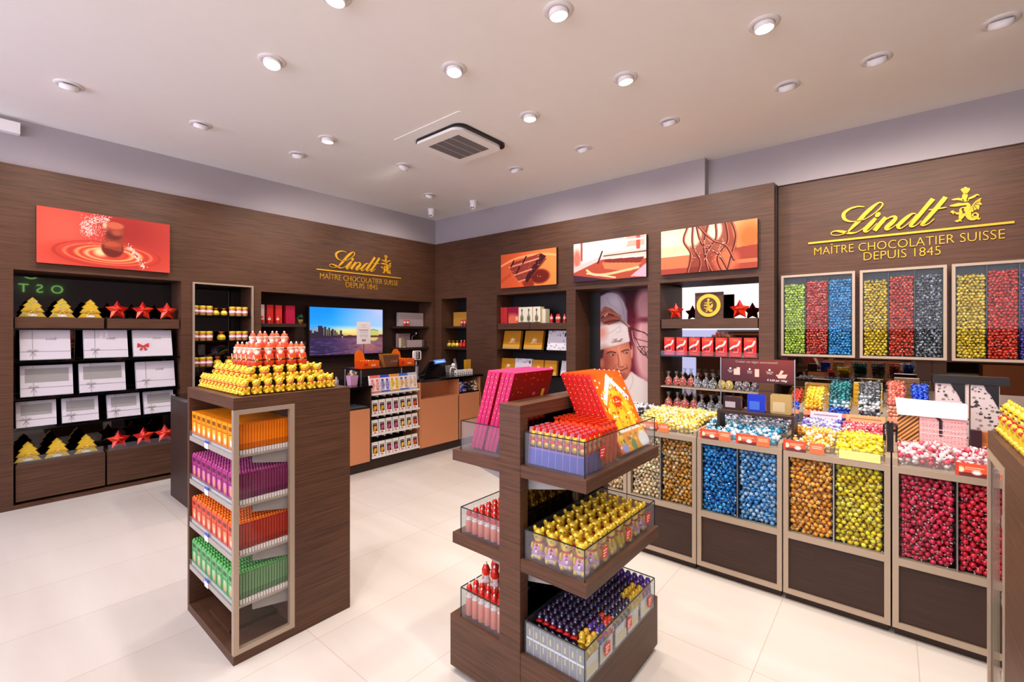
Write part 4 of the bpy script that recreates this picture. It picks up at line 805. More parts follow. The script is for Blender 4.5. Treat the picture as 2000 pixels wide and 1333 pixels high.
for ri, (z, rn) in enumerate(((.64, 'second'), (.41, 'third'), (.15, 'bottom'))):
    for k, c in enumerate(['amber', 'amber' if ri != 1 else 'purple', 'purple', 'purple', 'gold', 'gold', 'red']):
        put(PK[c], 'chocolate_pack', 'white pack with %s picture in the %s tier of the counter rack' % (c, rn), 'packet', (-4.605, 3.062+k*.0965, z), (R(-6), 0, R(90)), '%s packs in the %s rack tier' % (c, rn))
def art_bag(c, c2):
    a = Art(.128, .2, .008).fill((246, 238, 236)); a.rect(0, .2, .17, .2, c2); a.rect(0, .2, 0, .02, c2)
    for k in (0, 1): a.ell(.032+k*.064, .085, .026, .06, c, soft=.5); a.dots(7, .009, shade(c, .8), (.01+k*.064, .055+k*.064, .03, .12), k+2); a.rect(.016+k*.064, .05+k*.064, .125, .15, c2)
    return a
for k, (c, c2, n) in enumerate([((246, 176, 170), (236, 110, 110), 'pink'), ((150, 150, 214), (70, 80, 190), 'violet'), ((246, 206, 80), (236, 150, 60), 'yellow'), ((236, 190, 130), (60, 110, 200), 'blue topped'), ((236, 206, 180), (200, 200, 206), 'pale')]):
    put(fbox(art_bag(c, c2), .03, (246, 240, 236)), 'sweet_packet', 'pair of %s sweet packets on the top tier of the counter rack' % n, 'packet', (-4.615, 3.075+k*.136, .887), (R(-10), 0, R(90)))
# small candy rack at the counter end
sr = thing('candy_rack', 'small candy rack with a white top row at the far counter end', 'rack', (-4.7, 4.6, .735), wc=True)
MB().box(-4.78, -4.605, 4.40, 4.79, .736, .75).build('tray', 'black', sr)
for k, cols in enumerate([[(40, 50, 170), (90, 90, 210), (230, 220, 236)], [(70, 40, 30), (220, 160, 120), (30, 24, 24)], [(236, 200, 160), (246, 226, 200), (60, 40, 36)]]):
    stuff(heap('loose_sweets', wall_of_sweets(4.41+k*.125, 4.41+k*.125+.12, 0, 0, .15, .014, cols, cols[2], 2, k), bounds=(4.412+k*.125, 4.53+k*.125, -1, 1, .0015, 1)), 'small loose %s sweets in the counter end rack' % (('blue', 'dark brown', 'cream')[k])); o = COL.objects[-1]
    o.location = (-4.612+.0, 0, .752); o.rotation_euler = (0, 0, R(90)); 
pbx = MB().box(-.012, .012, 0, .045, 0, .07, col=(246, 244, 240)).box(-.013, -.0125, .008, .036, .01, .03, col=(60, 40, 40)).mesh('wb', 'print')
for k in range(8): put(pbx, 'small_packet', 'small white packet in the upright row on the counter end', 'packet', (-4.69, 4.44+k*.042, .984), (0, 0, R(90)), 'white packets on the counter end')
# ---------------------------------------------------------------- things on the till counter
hs = thing('raised_shelf', 'raised dark glass shelf above the counter rack on slim steel posts', 'shelf', (-4.9, 3.38, .983), wc=True)
MB().box(-5.12, -4.74, 2.95, 3.82, 1.148, 1.16).build('glass_top', 'black_gloss', hs)
for x, y in ((-5.1, 2.97), (-4.76, 2.97), (-5.1, 3.80), (-4.76, 3.80)): MB().lathe([(.008, 0), (.008, .166)], 8, (x, y, .983)).build('post', 'steel', hs)
def orange_stand(label, y, s=1, dy=0):
    r = thing('display_box', label, 'display box', (-4.88, y, 1.161), None, (0, 0, R(90)))
    OR = (246, 96, 14)
    P = [(-.10, 0), (.10, 0), (.10, .09), (.03, .1), (.015, .17), (-.03, .215), (-.075, .21), (-.105, .17), (-.105, .08)]
    MB().prism([(x*s, z*s) for x, z in P], .05, .056, col=(250, 120, 20)).build('header_card', 'print', r)
    b = MB(); b.box(-.10*s, .14*s, -.09, -.086, 0, .09*s, col=OR).box(-.10*s, -.096*s, -.086, .05, 0, .09*s, col=(226, 70, 10)).box(.136*s, .14*s, -.086, .05, 0, .09*s, col=(226, 70, 10)).box(-.096*s, .136*s, -.086, .05, 0, .004, col=OR); b.build('tray', 'print', r)
    MB().box(.03, .09, -.093, -.0905, .02, .045, col=(250, 180, 140)).build('printed_panel', 'print', r); MB().box(-.07, -.02, -.093, -.0905, .03, .06, col=(220, 40, 20)).build('printed_emblem', 'print', r)
    bb = MB()
    for k in range(6): bb.ball((-.07+k*.035, -.02, .075), .02, 8, 5, col=(236, 120+10*(k % 2), 30))
    bb.build('bagged_sweets', 'foil', r, True)
    return r
orange_stand('orange cardboard display box at the island end of the raised counter shelf', 3.10)
orange_stand('orange cardboard display box behind the gold bag on the raised shelf', 3.63, 1.0)
gbg = thing('gift_bag', 'gold and brown carrier tray between two orange display boxes', 'bag', (-4.80, 3.375, 1.161), None, (0, 0, R(90)))
MB().add([(-.08, -.05, 0), (.09, -.05, 0), (.09, .04, 0), (-.08, .04, 0), (-.12, -.06, .15), (.12, -.06, .15), (.12, .03, .165), (-.12, .03, .165)], [(0, 1, 5, 4), (1, 2, 6, 5), (2, 3, 7, 6), (3, 0, 4, 7), (0, 3, 2, 1)], col=[(112, 66, 44), (130, 84, 52), (196, 150, 40), (150, 100, 50), (90, 60, 40)]).build('carrier', 'print', gbg)
t = text_mesh('Lindt', .05, .001, 'metal_tan', 'CENTER', shear=.3); link('lettering', t, gbg, loc=(.04, -.062, .06))
ps = thing('notice_stand', 'white paper notice on a thin black stand before the television', 'sign', (-5.03, 3.178, 1.161), None, (0, 0, R(90)))
MB().lathe([(.035, 0), (.035, .006), (.004, .01), (.004, .29)], 12).build('stand', 'black', ps)
a = Art(.19, .275, .0045).fill((244, 240, 240)); a.rect(.03, .16, .165, .176, (120, 112, 112))
for k in range(6): a.rect(.035+.005*(k % 2), .155, .15-k*.013, .154-k*.013, (186, 178, 178))
for k in range(4): a.rect(.06, .13, .235-k*.01, .238-k*.01, (206, 198, 198))
a.rect(.07, .12, .03, .06, (150, 142, 142)); mb = MB(); mb.box(-.095, .095, -.0005, .002, .285, .56, col=(240, 236, 234)); a.grid(mb, -.0015, -.095, .285); mb.build('paper', 'print', ps)
pp = thing('payment_terminal', 'white payment terminal standing on end beside the raised shelf', 'card terminal', (-4.88, 3.87, .983), None, (0, 0, R(90)))
mb = MB(); mb.lathe([(.05, 0), (.05, .006), (.012, .012), (.01, .22)], 12); mb.build('stand', 'white', pp)
mb = MB(); mb.prism([(x-.0, z+.30) for x, z in rr(0, 0, .062, .022)], -.03, .0); mb.build('case', 'white', pp)
mb = MB(); mb.prism([(x*.62+.008, z*1.0+.30) for x, z in rr(0, 0, .05, .01)], -.032, -.03); mb.build('keypad', 'black', pp)
mb = MB(); [mb.box(-.014+.018*i, -.004+.018*i, -.034, -.032, .262+.022*j, .276+.022*j) for i in range(2) for j in range(4)]; mb.build('keys', 'paper', pp)
tb = thing('till_tablet', 'large black till screen leaning back with a small lit customer display', 'till', (-4.82, 4.10, .983), None, (0, 0, R(90)))
MB().add([(-.24, -.10, .0), (.16, -.10, .0), (.16, .02, .0), (-.24, .0, 0), (-.06, -.02, .215), (.2, -.02, .225), (.2, 0, .225), (-.06, 0, .215)], [(0, 1, 5, 4), (1, 2, 6, 5), (2, 3, 7, 6), (3, 0, 4, 7), (4, 5, 6, 7), (0, 3, 2, 1)]).build('screen_housing', 'black_gloss', tb)
mb = MB(); mb.add([(.0, -.055, .175), (.2, -.055, .19), (.2, -.025, .235), (.0, -.025, .228)], [(0, 1, 2, 3)], col=(90, 130, 200)); mb.box(.03, .17, -.046, -.04, .2, .21, col=(200, 226, 250)); mb.build('customer_display', 'screen', tb)
MB().tube([(-.07, -.022, .216), (.2, -.022, .226)], .006).build('edge_trim', 'steel', tb)
MB().box(.05, .056, -.13, -.1, .0, .09).build('price_card', 'glass', tb)
pr = thing('receipt_printer', 'silver and white receipt printer beside the black till screen', 'printer', (-4.78, 4.45, .983), None, (0, 0, R(90)))
MB().box(-.08, .08, 0, .12, 0, .05).box(-.06, .06, .03, .12, .05, .13).build('body', 'grey', pr)
MB().tube([(-.085, -.03, 0), (-.085, -.03, .08), (-.06, -.02, .11), (.02, -.02, .1), (.06, -.02, .06), (.06, -.03, 0)], .01).build('handle', 'white', pr, True)
MB().ball((.0, 0, .14), .03, 8, 6).build('paper_roll', 'paper', pr)
sc = thing('barcode_scanner', 'dark slanted barcode reader standing behind the printer', 'scanner', (-4.85, 4.60, .983), None, (0, 0, R(90)))
MB().lathe([(.05, 0), (.05, .012), (.014, .02), (.012, .08)], 12).build('stand', 'black', sc)
mb = MB(); mb.T = Matrix.Rotation(R(-16), 4, 'Y'); mb.box(-.05, .01, -.015, .015, .07, .25); mb.T = None; mb.build('reader_head', 'black_gloss', sc)
mb = MB(); mb.T = Matrix.Rotation(R(-16), 4, 'Y'); mb.box(-.042, .002, -.019, -.015, .1, .24); mb.T = None; mb.build('reader_window', 'steel', sc)
gs = thing('gold_display', 'small golden rack of sticks by the far end of the counter', 'display', (-4.84, 4.80, .983), None, (0, 0, R(90)))
mb = MB(); mb.box(-.06, .06, -.03, .05, 0, .06, col=(206, 110, 20))
mb.build('tray', 'foil', gs)
for k in range(6): MB().box(-.055+k*.02, -.042+k*.02, 0, .03, .06, .2, col=(236, 180, 40)).build('stick', 'foil', gs)
for k in range(3): put(MB().box(-.04, .04, -.02, .03, 0, .04, col=(226, 40, 20)).mesh('rb2', 'print') if k == 0 else bpy.data.meshes['rb2'], 'small_box', 'small bright red box at the counter end corner', 'box', (-4.66, 4.56+k*.10, .984+.071*0), (0, 0, R(90)), 'small red boxes at the counter end') if False else None
put(MB().box(-.07, .10, -.02, .01, 0, .045, col=(226, 40, 20)).mesh('rb3', 'print'), 'small_box', 'low bright red box lying behind the white packets', 'box', (-4.735, 4.63, .984), (0, 0, R(90)))
gv = thing('golden_cup', 'small golden cup at the island end of the counter', 'cup', (-5.0, 2.62, .983))
MB().lathe([(.035, 0), (.035, .008), (.008, .016), (.008, .07), (.03, .085), (.034, .115), (.03, .115), (.026, .09)], 14).build('cup', 'gold_letter', gv, True)
hg = thing('hand_sanitizer', 'small grey pump bottle beside the plastic goods bag', 'bottle', (-4.86, 2.72, .983))
MB().lathe([(.022, 0), (.026, .01), (.026, .06), (.012, .075), (.01, .1)], 12).build('bottle', 'grey', hg, True); MB().tube([(0, 0, .1), (0, 0, .118), (.03, 0, .118)], .005).build('pump', 'black', hg)
bk = thing('goods_tub', 'clear pinkish tub with a bundle of pale sachets on the counter', 'tub', (-4.78, 2.87, .983))
MB().lathe([(.055, 0), (.07, .11), (.072, .11), (.068, .105)], 4, ph=PI/4, col=(226, 170, 206)).build('tub', 'print', bk)
mb = MB(); rg = random.Random(4)
for k in range(14): mb.T = Matrix.Translation((rg.uniform(-.03, .03), rg.uniform(-.03, .03), .1+rg.uniform(0, .05))) @ Euler((rg.uniform(0, 3), rg.uniform(0, 3), 0)).to_matrix().to_4x4(); mb.box(-.02, .02, -.003, .003, -.015, .015, col=rg.choice([(200, 190, 160), (150, 130, 80), (220, 214, 206), (90, 80, 60)]))
mb.T = None; mb.build('sachets', 'print', bk)
# ================================================================ foil figures
GO = [(186, 140, 22), (214, 168, 30), (236, 196, 60), (250, 224, 110)]
def bear_parts(band=None):
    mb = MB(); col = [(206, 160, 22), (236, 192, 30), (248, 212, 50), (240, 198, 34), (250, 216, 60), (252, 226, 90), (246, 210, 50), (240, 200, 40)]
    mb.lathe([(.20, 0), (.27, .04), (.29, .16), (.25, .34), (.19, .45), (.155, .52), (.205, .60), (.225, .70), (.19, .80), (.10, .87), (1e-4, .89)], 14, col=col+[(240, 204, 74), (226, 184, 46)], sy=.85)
    for s in (-1, 1):
        mb.ball((s*.165, 0, .86), .085, 8, 6, col=(246, 208, 60), sy=.55); mb.ball((s*.19, -.14, .36), .085, 8, 6, col=(232, 190, 50), sz=1.6); mb.ball((s*.14, -.2, .08), .1, 8, 6, col=(236, 196, 60), sz=.8)
    mb.ball((0, -.155, .67), .078, 8, 6, col=(250, 216, 100), sz=.8)
    body = mb.mesh('bear_body', 'foil', True)
    f = MB(); f.ball((0, -.228, .69), .026, 6, 4, col=(60, 30, 16)); [f.ball((s*.075, -.185, .755), .02, 6, 4, col=(60, 30, 16)) for s in (-1, 1)]
    rb = MB().lathe([(.18, .47), (.205, .5), (.18, .53)], 12, col=(206, 30, 40), sy=.88); rb.ball((0, -.2, .42), .05, 8, 5, col=(214, 40, 50))
    out = [('body', body, [('face', f.mesh('bear_face', 'print', True))]), ('ribbon', rb.mesh('bear_ribbon', 'satin', True))]
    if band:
        wr = MB().lathe([(.275, .05), (.298, .16), (.27, .32), (.215, .43)], 14, col=[(246, 240, 240), band, shade(band, 1.08)], sy=.9); wr.ball((.03, -.27, .27), .055, 8, 5, col=(250, 246, 250)); wr.ball((.0, -.26, .33), .03, 6, 4, col=(70, 40, 40))  # pink band paints the pane's lilac reflection onto the gold body
        out.append(('pane_tint', wr.mesh('bear_pane_tint', 'print', True)))
    return out
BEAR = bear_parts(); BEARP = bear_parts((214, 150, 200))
def santa_parts():
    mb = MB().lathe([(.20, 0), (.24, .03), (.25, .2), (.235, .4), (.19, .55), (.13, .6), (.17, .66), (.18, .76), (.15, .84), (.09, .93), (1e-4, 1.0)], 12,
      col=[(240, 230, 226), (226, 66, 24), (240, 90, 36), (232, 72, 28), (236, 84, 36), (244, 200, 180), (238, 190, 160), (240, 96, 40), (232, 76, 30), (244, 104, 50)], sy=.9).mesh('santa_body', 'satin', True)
    be = MB(); be.ball((0, -.13, .6), .1, 9, 6, col=(250, 240, 232), sy=.7, sz=1.2); be.lathe([(.17, .765), (.195, .78), (.17, .80)], 12, col=(250, 244, 240)); be.ball((0, 0, 1.0), .045, 6, 5, col=(250, 244, 240)); be.ball((0, -.17, .71), .03, 6, 4, col=(240, 180, 150))
    bl = MB().lathe([(.255, .27), (.262, .3), (.25, .33)], 12, col=(60, 30, 24), sy=.92); bl.box(-.04, .04, -.27, -.225, .265, .335, col=(230, 190, 60)); bl.tube([(-.16, -.2, .5), (-.05, -.25, .2)], .02, 5, col=(250, 220, 190))
    return [('body', mb), ('beard', be.mesh('santa_beard', 'print', True)), ('belt', bl.mesh('santa_belt', 'satin', True))]
SANTA = santa_parts()
santa_red = MB().lathe([(.2, 0), (.24, .05), (.23, .5), (.24, .6), (.17, .68), (.2, .76), (.21, .86), (.13, .96), (1e-4, 1.0)], 11, col=[(70, 60, 60), (236, 130, 100), (238, 140, 110), (244, 238, 236), (240, 234, 230), (226, 50, 26), (214, 36, 18), (232, 60, 30)], sy=.9)  # salmon lower body: the pane's pale reflection painted into the red
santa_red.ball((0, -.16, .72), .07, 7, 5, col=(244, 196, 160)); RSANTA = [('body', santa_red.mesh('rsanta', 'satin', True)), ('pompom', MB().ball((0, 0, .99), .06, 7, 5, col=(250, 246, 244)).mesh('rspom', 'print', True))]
# ================================================================ tall display cabinet
IX0, IX1, IY0, IY1, IT = -3.11, -2.415, .826, 1.436, 1.28
def display_cabinet(label, ox, oy, flip, shelves_label):
    # local frame: x 0..0.695 (1 = glazed side), y 0..0.61 (0 = open front); flip = open front on the far side
    r = thing('display_cabinet', label, 'display cabinet', (ox, oy, 0), None, (0, 0, 0))
    W, D = .695, .61
    def Y(y): return D-y if flip else y
    gx0, gx1, s = (0, .022, 0) if flip else (W-.022, W, 1)
    def bb(mb, x0, x1, y0, y1, z0, z1): return mb.box(x0, x1, min(Y(y0), Y(y1)), max(Y(y0), Y(y1)), z0, z1)
    bb(MB(), 0, W, 0, D, 1.225, IT).build('top', 'wood', r)
    bb(MB(), 0, W, .29, D, .0, 1.225).build('carcass', 'wood', r)
    a = (W-.03, W) if flip else (0, .03)
    bb(MB(), a[0], a[1], 0, .29, 0, 1.225).build('side_panel', 'wood', r)
    bb(MB(), *( (0, W-.03) if flip else (.03, W)), 0, .29, 0, .045).build('plinth', 'wood', r)
    bb(MB(), .2, W-.2, .05, .285, .045, .06).build('base_block', 'wood', r)
    f = MB()
    for y0, y1, z0, z1 in ((0, .024, .045, 1.222), (.266, .29, .045, 1.222), (.024, .266, .045, .069), (.024, .266, 1.198, 1.222)): bb(f, gx0-.002, gx1+.002, y0, y1, z0, z1)
    f.build('glass_frame', 'metal_tan', r)
    bb(MB(), *( (.004, .008) if flip else (W-.008, W-.004)), .024, .266, .069, 1.198).build('side_glass', 'case_glass', r)
    xa, xb = (.026, W-.034) if flip else (.034, W-.026)
    for k, z in enumerate((.995, .75, .505, .262)):
        bb(MB(), xa, xb, .006, .285, z-.012, z).build('shelf', 'shelf_metal', r)
        t = MB()
        for j in range(20):
            y = .012+j*.0136; bb(t, xa+.002, xb-.002, y, y+.009, z, z+.022)
        tt = t.build('ridged_tray', 'white', r)
        li = bb(MB(), xa, xb, .001, .005, z-.014, z+.012).build('price_rail', 'shelf_metal', r)
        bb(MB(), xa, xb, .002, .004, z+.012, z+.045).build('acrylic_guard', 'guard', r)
        tg = bb(MB(), .30, .35, -.004, .0, z-.014, z+.014).build('price_tag', 'paper', r)
        bb(MB(), .302, .352, -.004, .0, z+.015, z+.026).build('tag_top', 'blue_tag', tg)
        w = MB(); xx = (xa+.01, xa+.02) if flip else (xb-.02, xb-.01)
        P = [(.10, z-.014), (.283, z-.014), (.283, z-.085), (.10, z-.05)]
        w.add([(xx[0], Y(y), q) for y, q in P]+[(xx[1], Y(y), q) for y, q in P], [(0, 1, 2, 3), (7, 6, 5, 4)]+[(i, i+4, (i+1) % 4+4, (i+1) % 4) for i in range(4)]); w.build('shelf_bracket', 'grey', r)
    return r
display_cabinet('tall dark wood display cabinet stacked with golden bears and santas, beside the till', IX0, IY0, False, '')
def art_bar1(c, c2, fig):
    a = Art(.072, .125, .0052).fill(c); a.rect(0, .072, .085, .125, shade(c, 1.12)); a.rect(.012, .06, .09, .108, shade(c, .55)); a.ell(.036, .045, .02, .028, c2, soft=.5); a.ell(.04, .03, .014, .016, fig, soft=.5); a.rect(.01, .062, .07, .074, shade(c, .6)); return a
def bar(c, c2, fig, side, top=None, d=.0118, balls=True):
    A_ = art_bar1(c, c2, fig); mb = MB()
    w, h = .036, .125
    mb.add([(-w, 0, 0), (w, 0, 0), (w, d, 0), (-w, d, 0), (-w, 0, h), (w, 0, h), (w, d, h), (-w, d, h)], [(0, 3, 2, 1), (4, 5, 6, 7), (1, 2, 6, 5), (2, 3, 7, 6), (3, 0, 4, 7)], col=[side, top or side, side, side, side])
    mb.box(w-.0005, w+.0004, d*.35, d*.65, 0, h*.92, col=shade(side, 1.3)); mb.box(-w-.0004, w+.0004, 0, d, 0, .028, col=fig if False else shade(side, .8))
    A_.grid(mb, -.0006, -w, 0)
    if top and balls:   # little wrapped heads showing at the top
        for s in (-.5, .5): mb.ball((s*w, d*.5, h+.003), .0062, 7, 5, col=top, sx=1.7, sz=1.3)
    return mb.mesh('bar', 'print')
BARS = [('orange', bar((255, 140, 14), (255, 190, 70), (250, 240, 226), (255, 124, 6), (255, 150, 20), balls=False), 'orange boxed chocolate bar in the top shelf rows of the tall cabinet'),
        ('purple', bar((150, 40, 110), (220, 140, 180), (246, 150, 96), (116, 44, 84), (190, 84, 150)), 'purple chocolate box in the second shelf rows of the tall cabinet'),
        ('rust red', bar((214, 74, 44), (246, 150, 104), (252, 206, 170), (160, 46, 32), (250, 136, 40)), 'rust red chocolate box with orange top in the third shelf rows'),
        ('green', bar((84, 164, 96), (166, 214, 156), (240, 160, 130), (96, 138, 96), (110, 196, 110)), 'green chocolate box in the bottom shelf rows of the tall cabinet')]
def merge(name, L, matn='print'):
    vs, fs, cs = [], [], []; out = MB(); attr = []
    for me, loc, rz in L:
        c, s = math.cos(rz), math.sin(rz); o = len(out.v)
        out.v += [(v.co.x*c-v.co.y*s+loc[0], v.co.x*s+v.co.y*c+loc[1], v.co.z+loc[2]) for v in me.vertices]
        for p in me.polygons: out.f.append(tuple(i+o for i in p.vertices)); out.m.append(0)
        q = np.empty(len(me.loops)*4, np.float32); me.color_attributes['col'].data.foreach_get('color', q); attr.append(q)
    nm = bpy.data.meshes.new(name); nm.from_pydata(out.v, [], out.f); nm.materials.append(M[matn])
    at = nm.color_attributes.new('col', 'FLOAT_COLOR', 'CORNER'); at.data.foreach_set('color', np.concatenate(attr)); return link(name, nm)
REST = []
for k, z in enumerate((.995, .75, .505, .262)):
    nm, me, lb = BARS[k]
    for i in range(8):
        for j in range(20):
            x = IX0+.034+.0395+i*.0785
            if not (i == 7 or j < (7 if k == 3 else 8)): REST.append((me, (x, IY0+.013+j*.0136, z+.025), 0)); continue
            o = put(me, 'chocolate_bar', lb, 'chocolate', (x+random.uniform(-.0008, .0008), IY0+.013+j*.0136, z+.0235), (0, 0, 0), '%s bars in the tall cabinet' % nm)
stuff(merge('chocolate_bars', REST), 'tightly packed boxed chocolate bars deep inside the tall cabinet by the till', 'chocolate')
# golden bears and santas heaped in steps on the cabinet
def steps(cx0, cx1, cy0, cy1, z, tiers, name):
    pass
def ring(x0, x1, y0, y1, nx, ny, rows=2):
    out = []
    for j in range(ny):
        for i in range(nx):
            if min(i, nx-1-i, j, ny-1-j) < rows: out.append((x0+(x1-x0)*i/(nx-1), y0+(y1-y0)*j/(ny-1)))
    return out
tag(MB().box(-3.03, -2.51, .93, 1.31, IT+.001, IT+.055).box(-2.88, -2.60, .98, 1.235, IT+.055, IT+.13).box(-2.80, -2.66, 1.03, 1.2, IT+.13, IT+.185).build('display_riser', 'black'), 'stepped black riser hidden under the golden bear pyramid', 'riser')
g1 = 'small golden bears of the lowest tier'
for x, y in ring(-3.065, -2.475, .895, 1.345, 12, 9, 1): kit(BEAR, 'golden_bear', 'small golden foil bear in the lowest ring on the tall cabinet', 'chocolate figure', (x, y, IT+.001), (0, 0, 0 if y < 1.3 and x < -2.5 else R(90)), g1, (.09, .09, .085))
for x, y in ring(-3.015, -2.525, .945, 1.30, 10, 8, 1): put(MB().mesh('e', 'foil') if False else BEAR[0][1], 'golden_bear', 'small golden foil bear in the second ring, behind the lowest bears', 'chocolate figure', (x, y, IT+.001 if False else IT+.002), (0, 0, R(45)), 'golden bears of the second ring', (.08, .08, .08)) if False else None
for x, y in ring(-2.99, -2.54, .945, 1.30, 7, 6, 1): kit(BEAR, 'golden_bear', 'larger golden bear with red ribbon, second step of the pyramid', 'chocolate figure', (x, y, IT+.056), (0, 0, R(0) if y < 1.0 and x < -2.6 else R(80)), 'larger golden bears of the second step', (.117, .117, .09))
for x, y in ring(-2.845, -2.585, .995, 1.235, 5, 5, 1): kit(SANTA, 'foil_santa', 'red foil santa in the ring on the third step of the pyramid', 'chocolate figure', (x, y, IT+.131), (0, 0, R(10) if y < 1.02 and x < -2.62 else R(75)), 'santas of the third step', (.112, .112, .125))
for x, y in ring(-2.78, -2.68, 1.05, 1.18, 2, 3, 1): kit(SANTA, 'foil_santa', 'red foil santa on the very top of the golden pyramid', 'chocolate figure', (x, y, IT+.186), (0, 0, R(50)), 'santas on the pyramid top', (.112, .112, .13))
# ================================================================ two sided display stand
sd = thing('display_stand', 'two sided dark wood stand with three tiers of trays in the middle of the shop', 'display stand', (-1.235, 1.85, 0), wc=True)
BX0, BX1, BY0, BY1 = -1.60, -.904, 1.471, 2.231; SX0, SX1 = -1.291, -1.178
MB().box(BX0, SX0, BY0, BY1, 0.03, .27).build('base_box', 'wood', sd); MB().box(SX1, BX1, BY0, BY1, .03, .27).build('base_box', 'wood', sd)
MB().box(BX0+.03, BX1-.03, BY0+.03, BY1-.03, 0, .03).build('plinth', 'wood_dark', sd)
MB().box(SX0, SX1, BY0-.002, BY0+.05, 0.03, 1.293).build('upright', 'wood', sd); MB().box(SX0, SX1, BY1-.05, BY1, .03, 1.293).build('upright', 'wood', sd)
MB().box(SX0, SX1, BY0+.05, BY1-.05, 1.235, 1.293).build('top_rail', 'wood', sd)
MB().box(SX0+.045, SX1-.045, BY0+.05, BY1-.05, .27, 1.235).build('mirror_panel', 'stand_mirror', sd)
for z in (.998, .61):
    MB().box(-1.585, SX0+.045, BY0, 2.15, z, z+.05).build('tray_shelf', 'wood', sd); MB().box(SX1-.045, -.866, BY0, 2.15, z, z+.05).build('tray_shelf', 'wood', sd)
    for y in (1.53, 2.09):
        for x0, x1 in ((SX0+.045, -1.53), (SX1-.045, -.93)):
            P = [(x0, z-.001), (x1, z-.001), (x1, z-.012), (x0, z-.075)]
            MB().prism(P if x1 < x0 else P[::-1], y, y+.008).build('wedge_bracket', 'grey', sd)
def guard(x0, x1, y0, y1, z, h, nm='acrylic_guard'):
    g = MB(); t = .005
    g.box(x0, x1, y0, y0+t, z, z+h).box(x0, x0+t, y0+t, y1, z, z+h).box(x1-t, x1, y0+t, y1, z, z+h).box(x0+t, x1-t, y1-t, y1, z, z+h)
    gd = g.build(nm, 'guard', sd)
    e = MB(); q = .0018
    for a in ((x0, x1, y0-q, y0+q), (x0, x1, y1-q, y1+q), (x0-q, x0+q, y0, y1), (x1-q, x1+q, y0, y1)): e.box(*a, z+h-q, z+h+q)
    for x in (x0, x1):
        for y in (y0, y1): e.box(x-q, x+q, y-q, y+q, z, z+h)
    e.build('polished_edge', 'glass_edge', gd)
for z, h in ((1.049, .135), (.661, .12), (.271, .135)):
    guard(-1.545, -1.30, 1.487, 2.14, z, h); guard(-1.168, -.882, 1.487, 2.14, z, h)
def price_card(y, z, lab=None):
    c = MB(); c.box(-.881, -.8795, y, y+.045, z, z+.045, col=(206, 50, 40)); 
    for k in range(3): c.box(-.8795, -.879, y+.006, y+.036-.006*k, z+.03-.011*k, z+.034-.011*k, col=(250, 226, 220))
    c.build('price_card', 'print', sd)
for y, z in ((1.62, .695), (1.83, .695), (2.04, .70), (1.64, .30), (1.84, .305), (2.06, .30)): price_card(y, z)
price_card(1.6, 1.10)
# advent calendars leaning on the upper trays
def art_cal():
    a = Art(.30, .38, .0048).fill((226, 70, 20)); a.ell(.15, .2, .16, .2, (240, 120, 20), soft=.8)
    a.poly([(.02, .24), (.15, .375), (.28, .24), (.26, .22), (.15, .33), (.04, .22)], (250, 250, 252)); a.poly([(.05, .22), (.15, .33), (.25, .22), (.25, .0), (.05, 0)], (236, 150, 24))
    for k, (x, y, w, h) in enumerate([(.08, .2, .022, .035), (.22, .2, .022, .035), (.08, .13, .022, .035), (.22, .13, .022, .035), (.15, .15, .035, .05), (.04, .06, .03, .03), (.26, .06, .03, .03), (.15, .27, .03, .02)]):
        a.ell(x, y, w, h, (250, 196, 40), soft=.4); a.rect(x-w, x+w, y-h-.006, y-h+.004, (252, 246, 240))
    a.ell(.15, .23, .045, .028, (236, 60, 14), soft=.2); a.rect(.125, .175, .227, .231, (250, 214, 190)); a.rect(0, .3, .085, .095, (250, 244, 240)); a.dots(46, .0075, (252, 214, 70), (.02, .28, .02, .3), 6); a.dots(36, .0055, (170, 40, 14), (.02, .28, .02, .3), 7); a.dots(20, .006, (255, 250, 246), (.0, .3, .2, .38), 11); a.dots(14, .006, (60, 120, 60), (.03, .27, .02, .1), 12)
    a.ell(.25, .03, .05, .04, (240, 240, 250), soft=.3); a.ell(.05, .02, .03, .02, (150, 160, 220), soft=.5); a.ell(.14, .02, .02, .03, (60, 140, 80), soft=.5); return a
def calendar(front, spine, back):
    mb = MB(); d = .0198
    mb.box(-.15, .15, 0, d, 0, .38, col=spine); 
    if front: front.grid(mb, -.0006, -.15, 0)
    mb.box(-.149, .149, d, d+.0012, .001, .379, col=back)
    for k in range(9): mb.ball((.1508, .005+(k*7 % 5)*.003, .16+k*.024), .002, 5, 4, col=(250, 220, 150)); mb.ball((-.1508, .005+(k*7 % 5)*.003, .16+k*.024), .002, 5, 4, col=(250, 220, 150))
    rg = random.Random(2)
    for k in range(46): x, z = rg.uniform(-.14, .14), rg.uniform(.06, .37); mb.box(x-.002, x+.002, d, d+.0018, z-.002, z+.002, col=(240, 120, 60))
    mb.box(-.11, -.09, d, d+.002, .25, .285, col=(236, 190, 60)); mb.box(-.04, -.02, d, d+.002, .26, .275, col=(220, 90, 70)); mb.box(.03, .13, d, d+.002, .2, .225, col=(214, 150, 110))
    return mb.mesh('calendar', 'print')
CA = calendar(art_cal(), (196, 14, 20), (170, 16, 20)); CB = calendar(art_cal(), (196, 24, 96), (150, 12, 14))
for k in range(6):   # right hand tray: fronts face +x, leaning towards the spine
    lb = 'red advent calendar with a gingerbread house front, outermost of the leaning set' if k == 5 else 'red advent calendar leaning in the set behind the gingerbread house front'
    put(CA, 'advent_calendar', lb, 'advent calendar', (-1.035+k*.0275, 1.981, 1.061), (R(-26), 0, R(90)), None if k == 5 else 'red advent calendars leaning together')
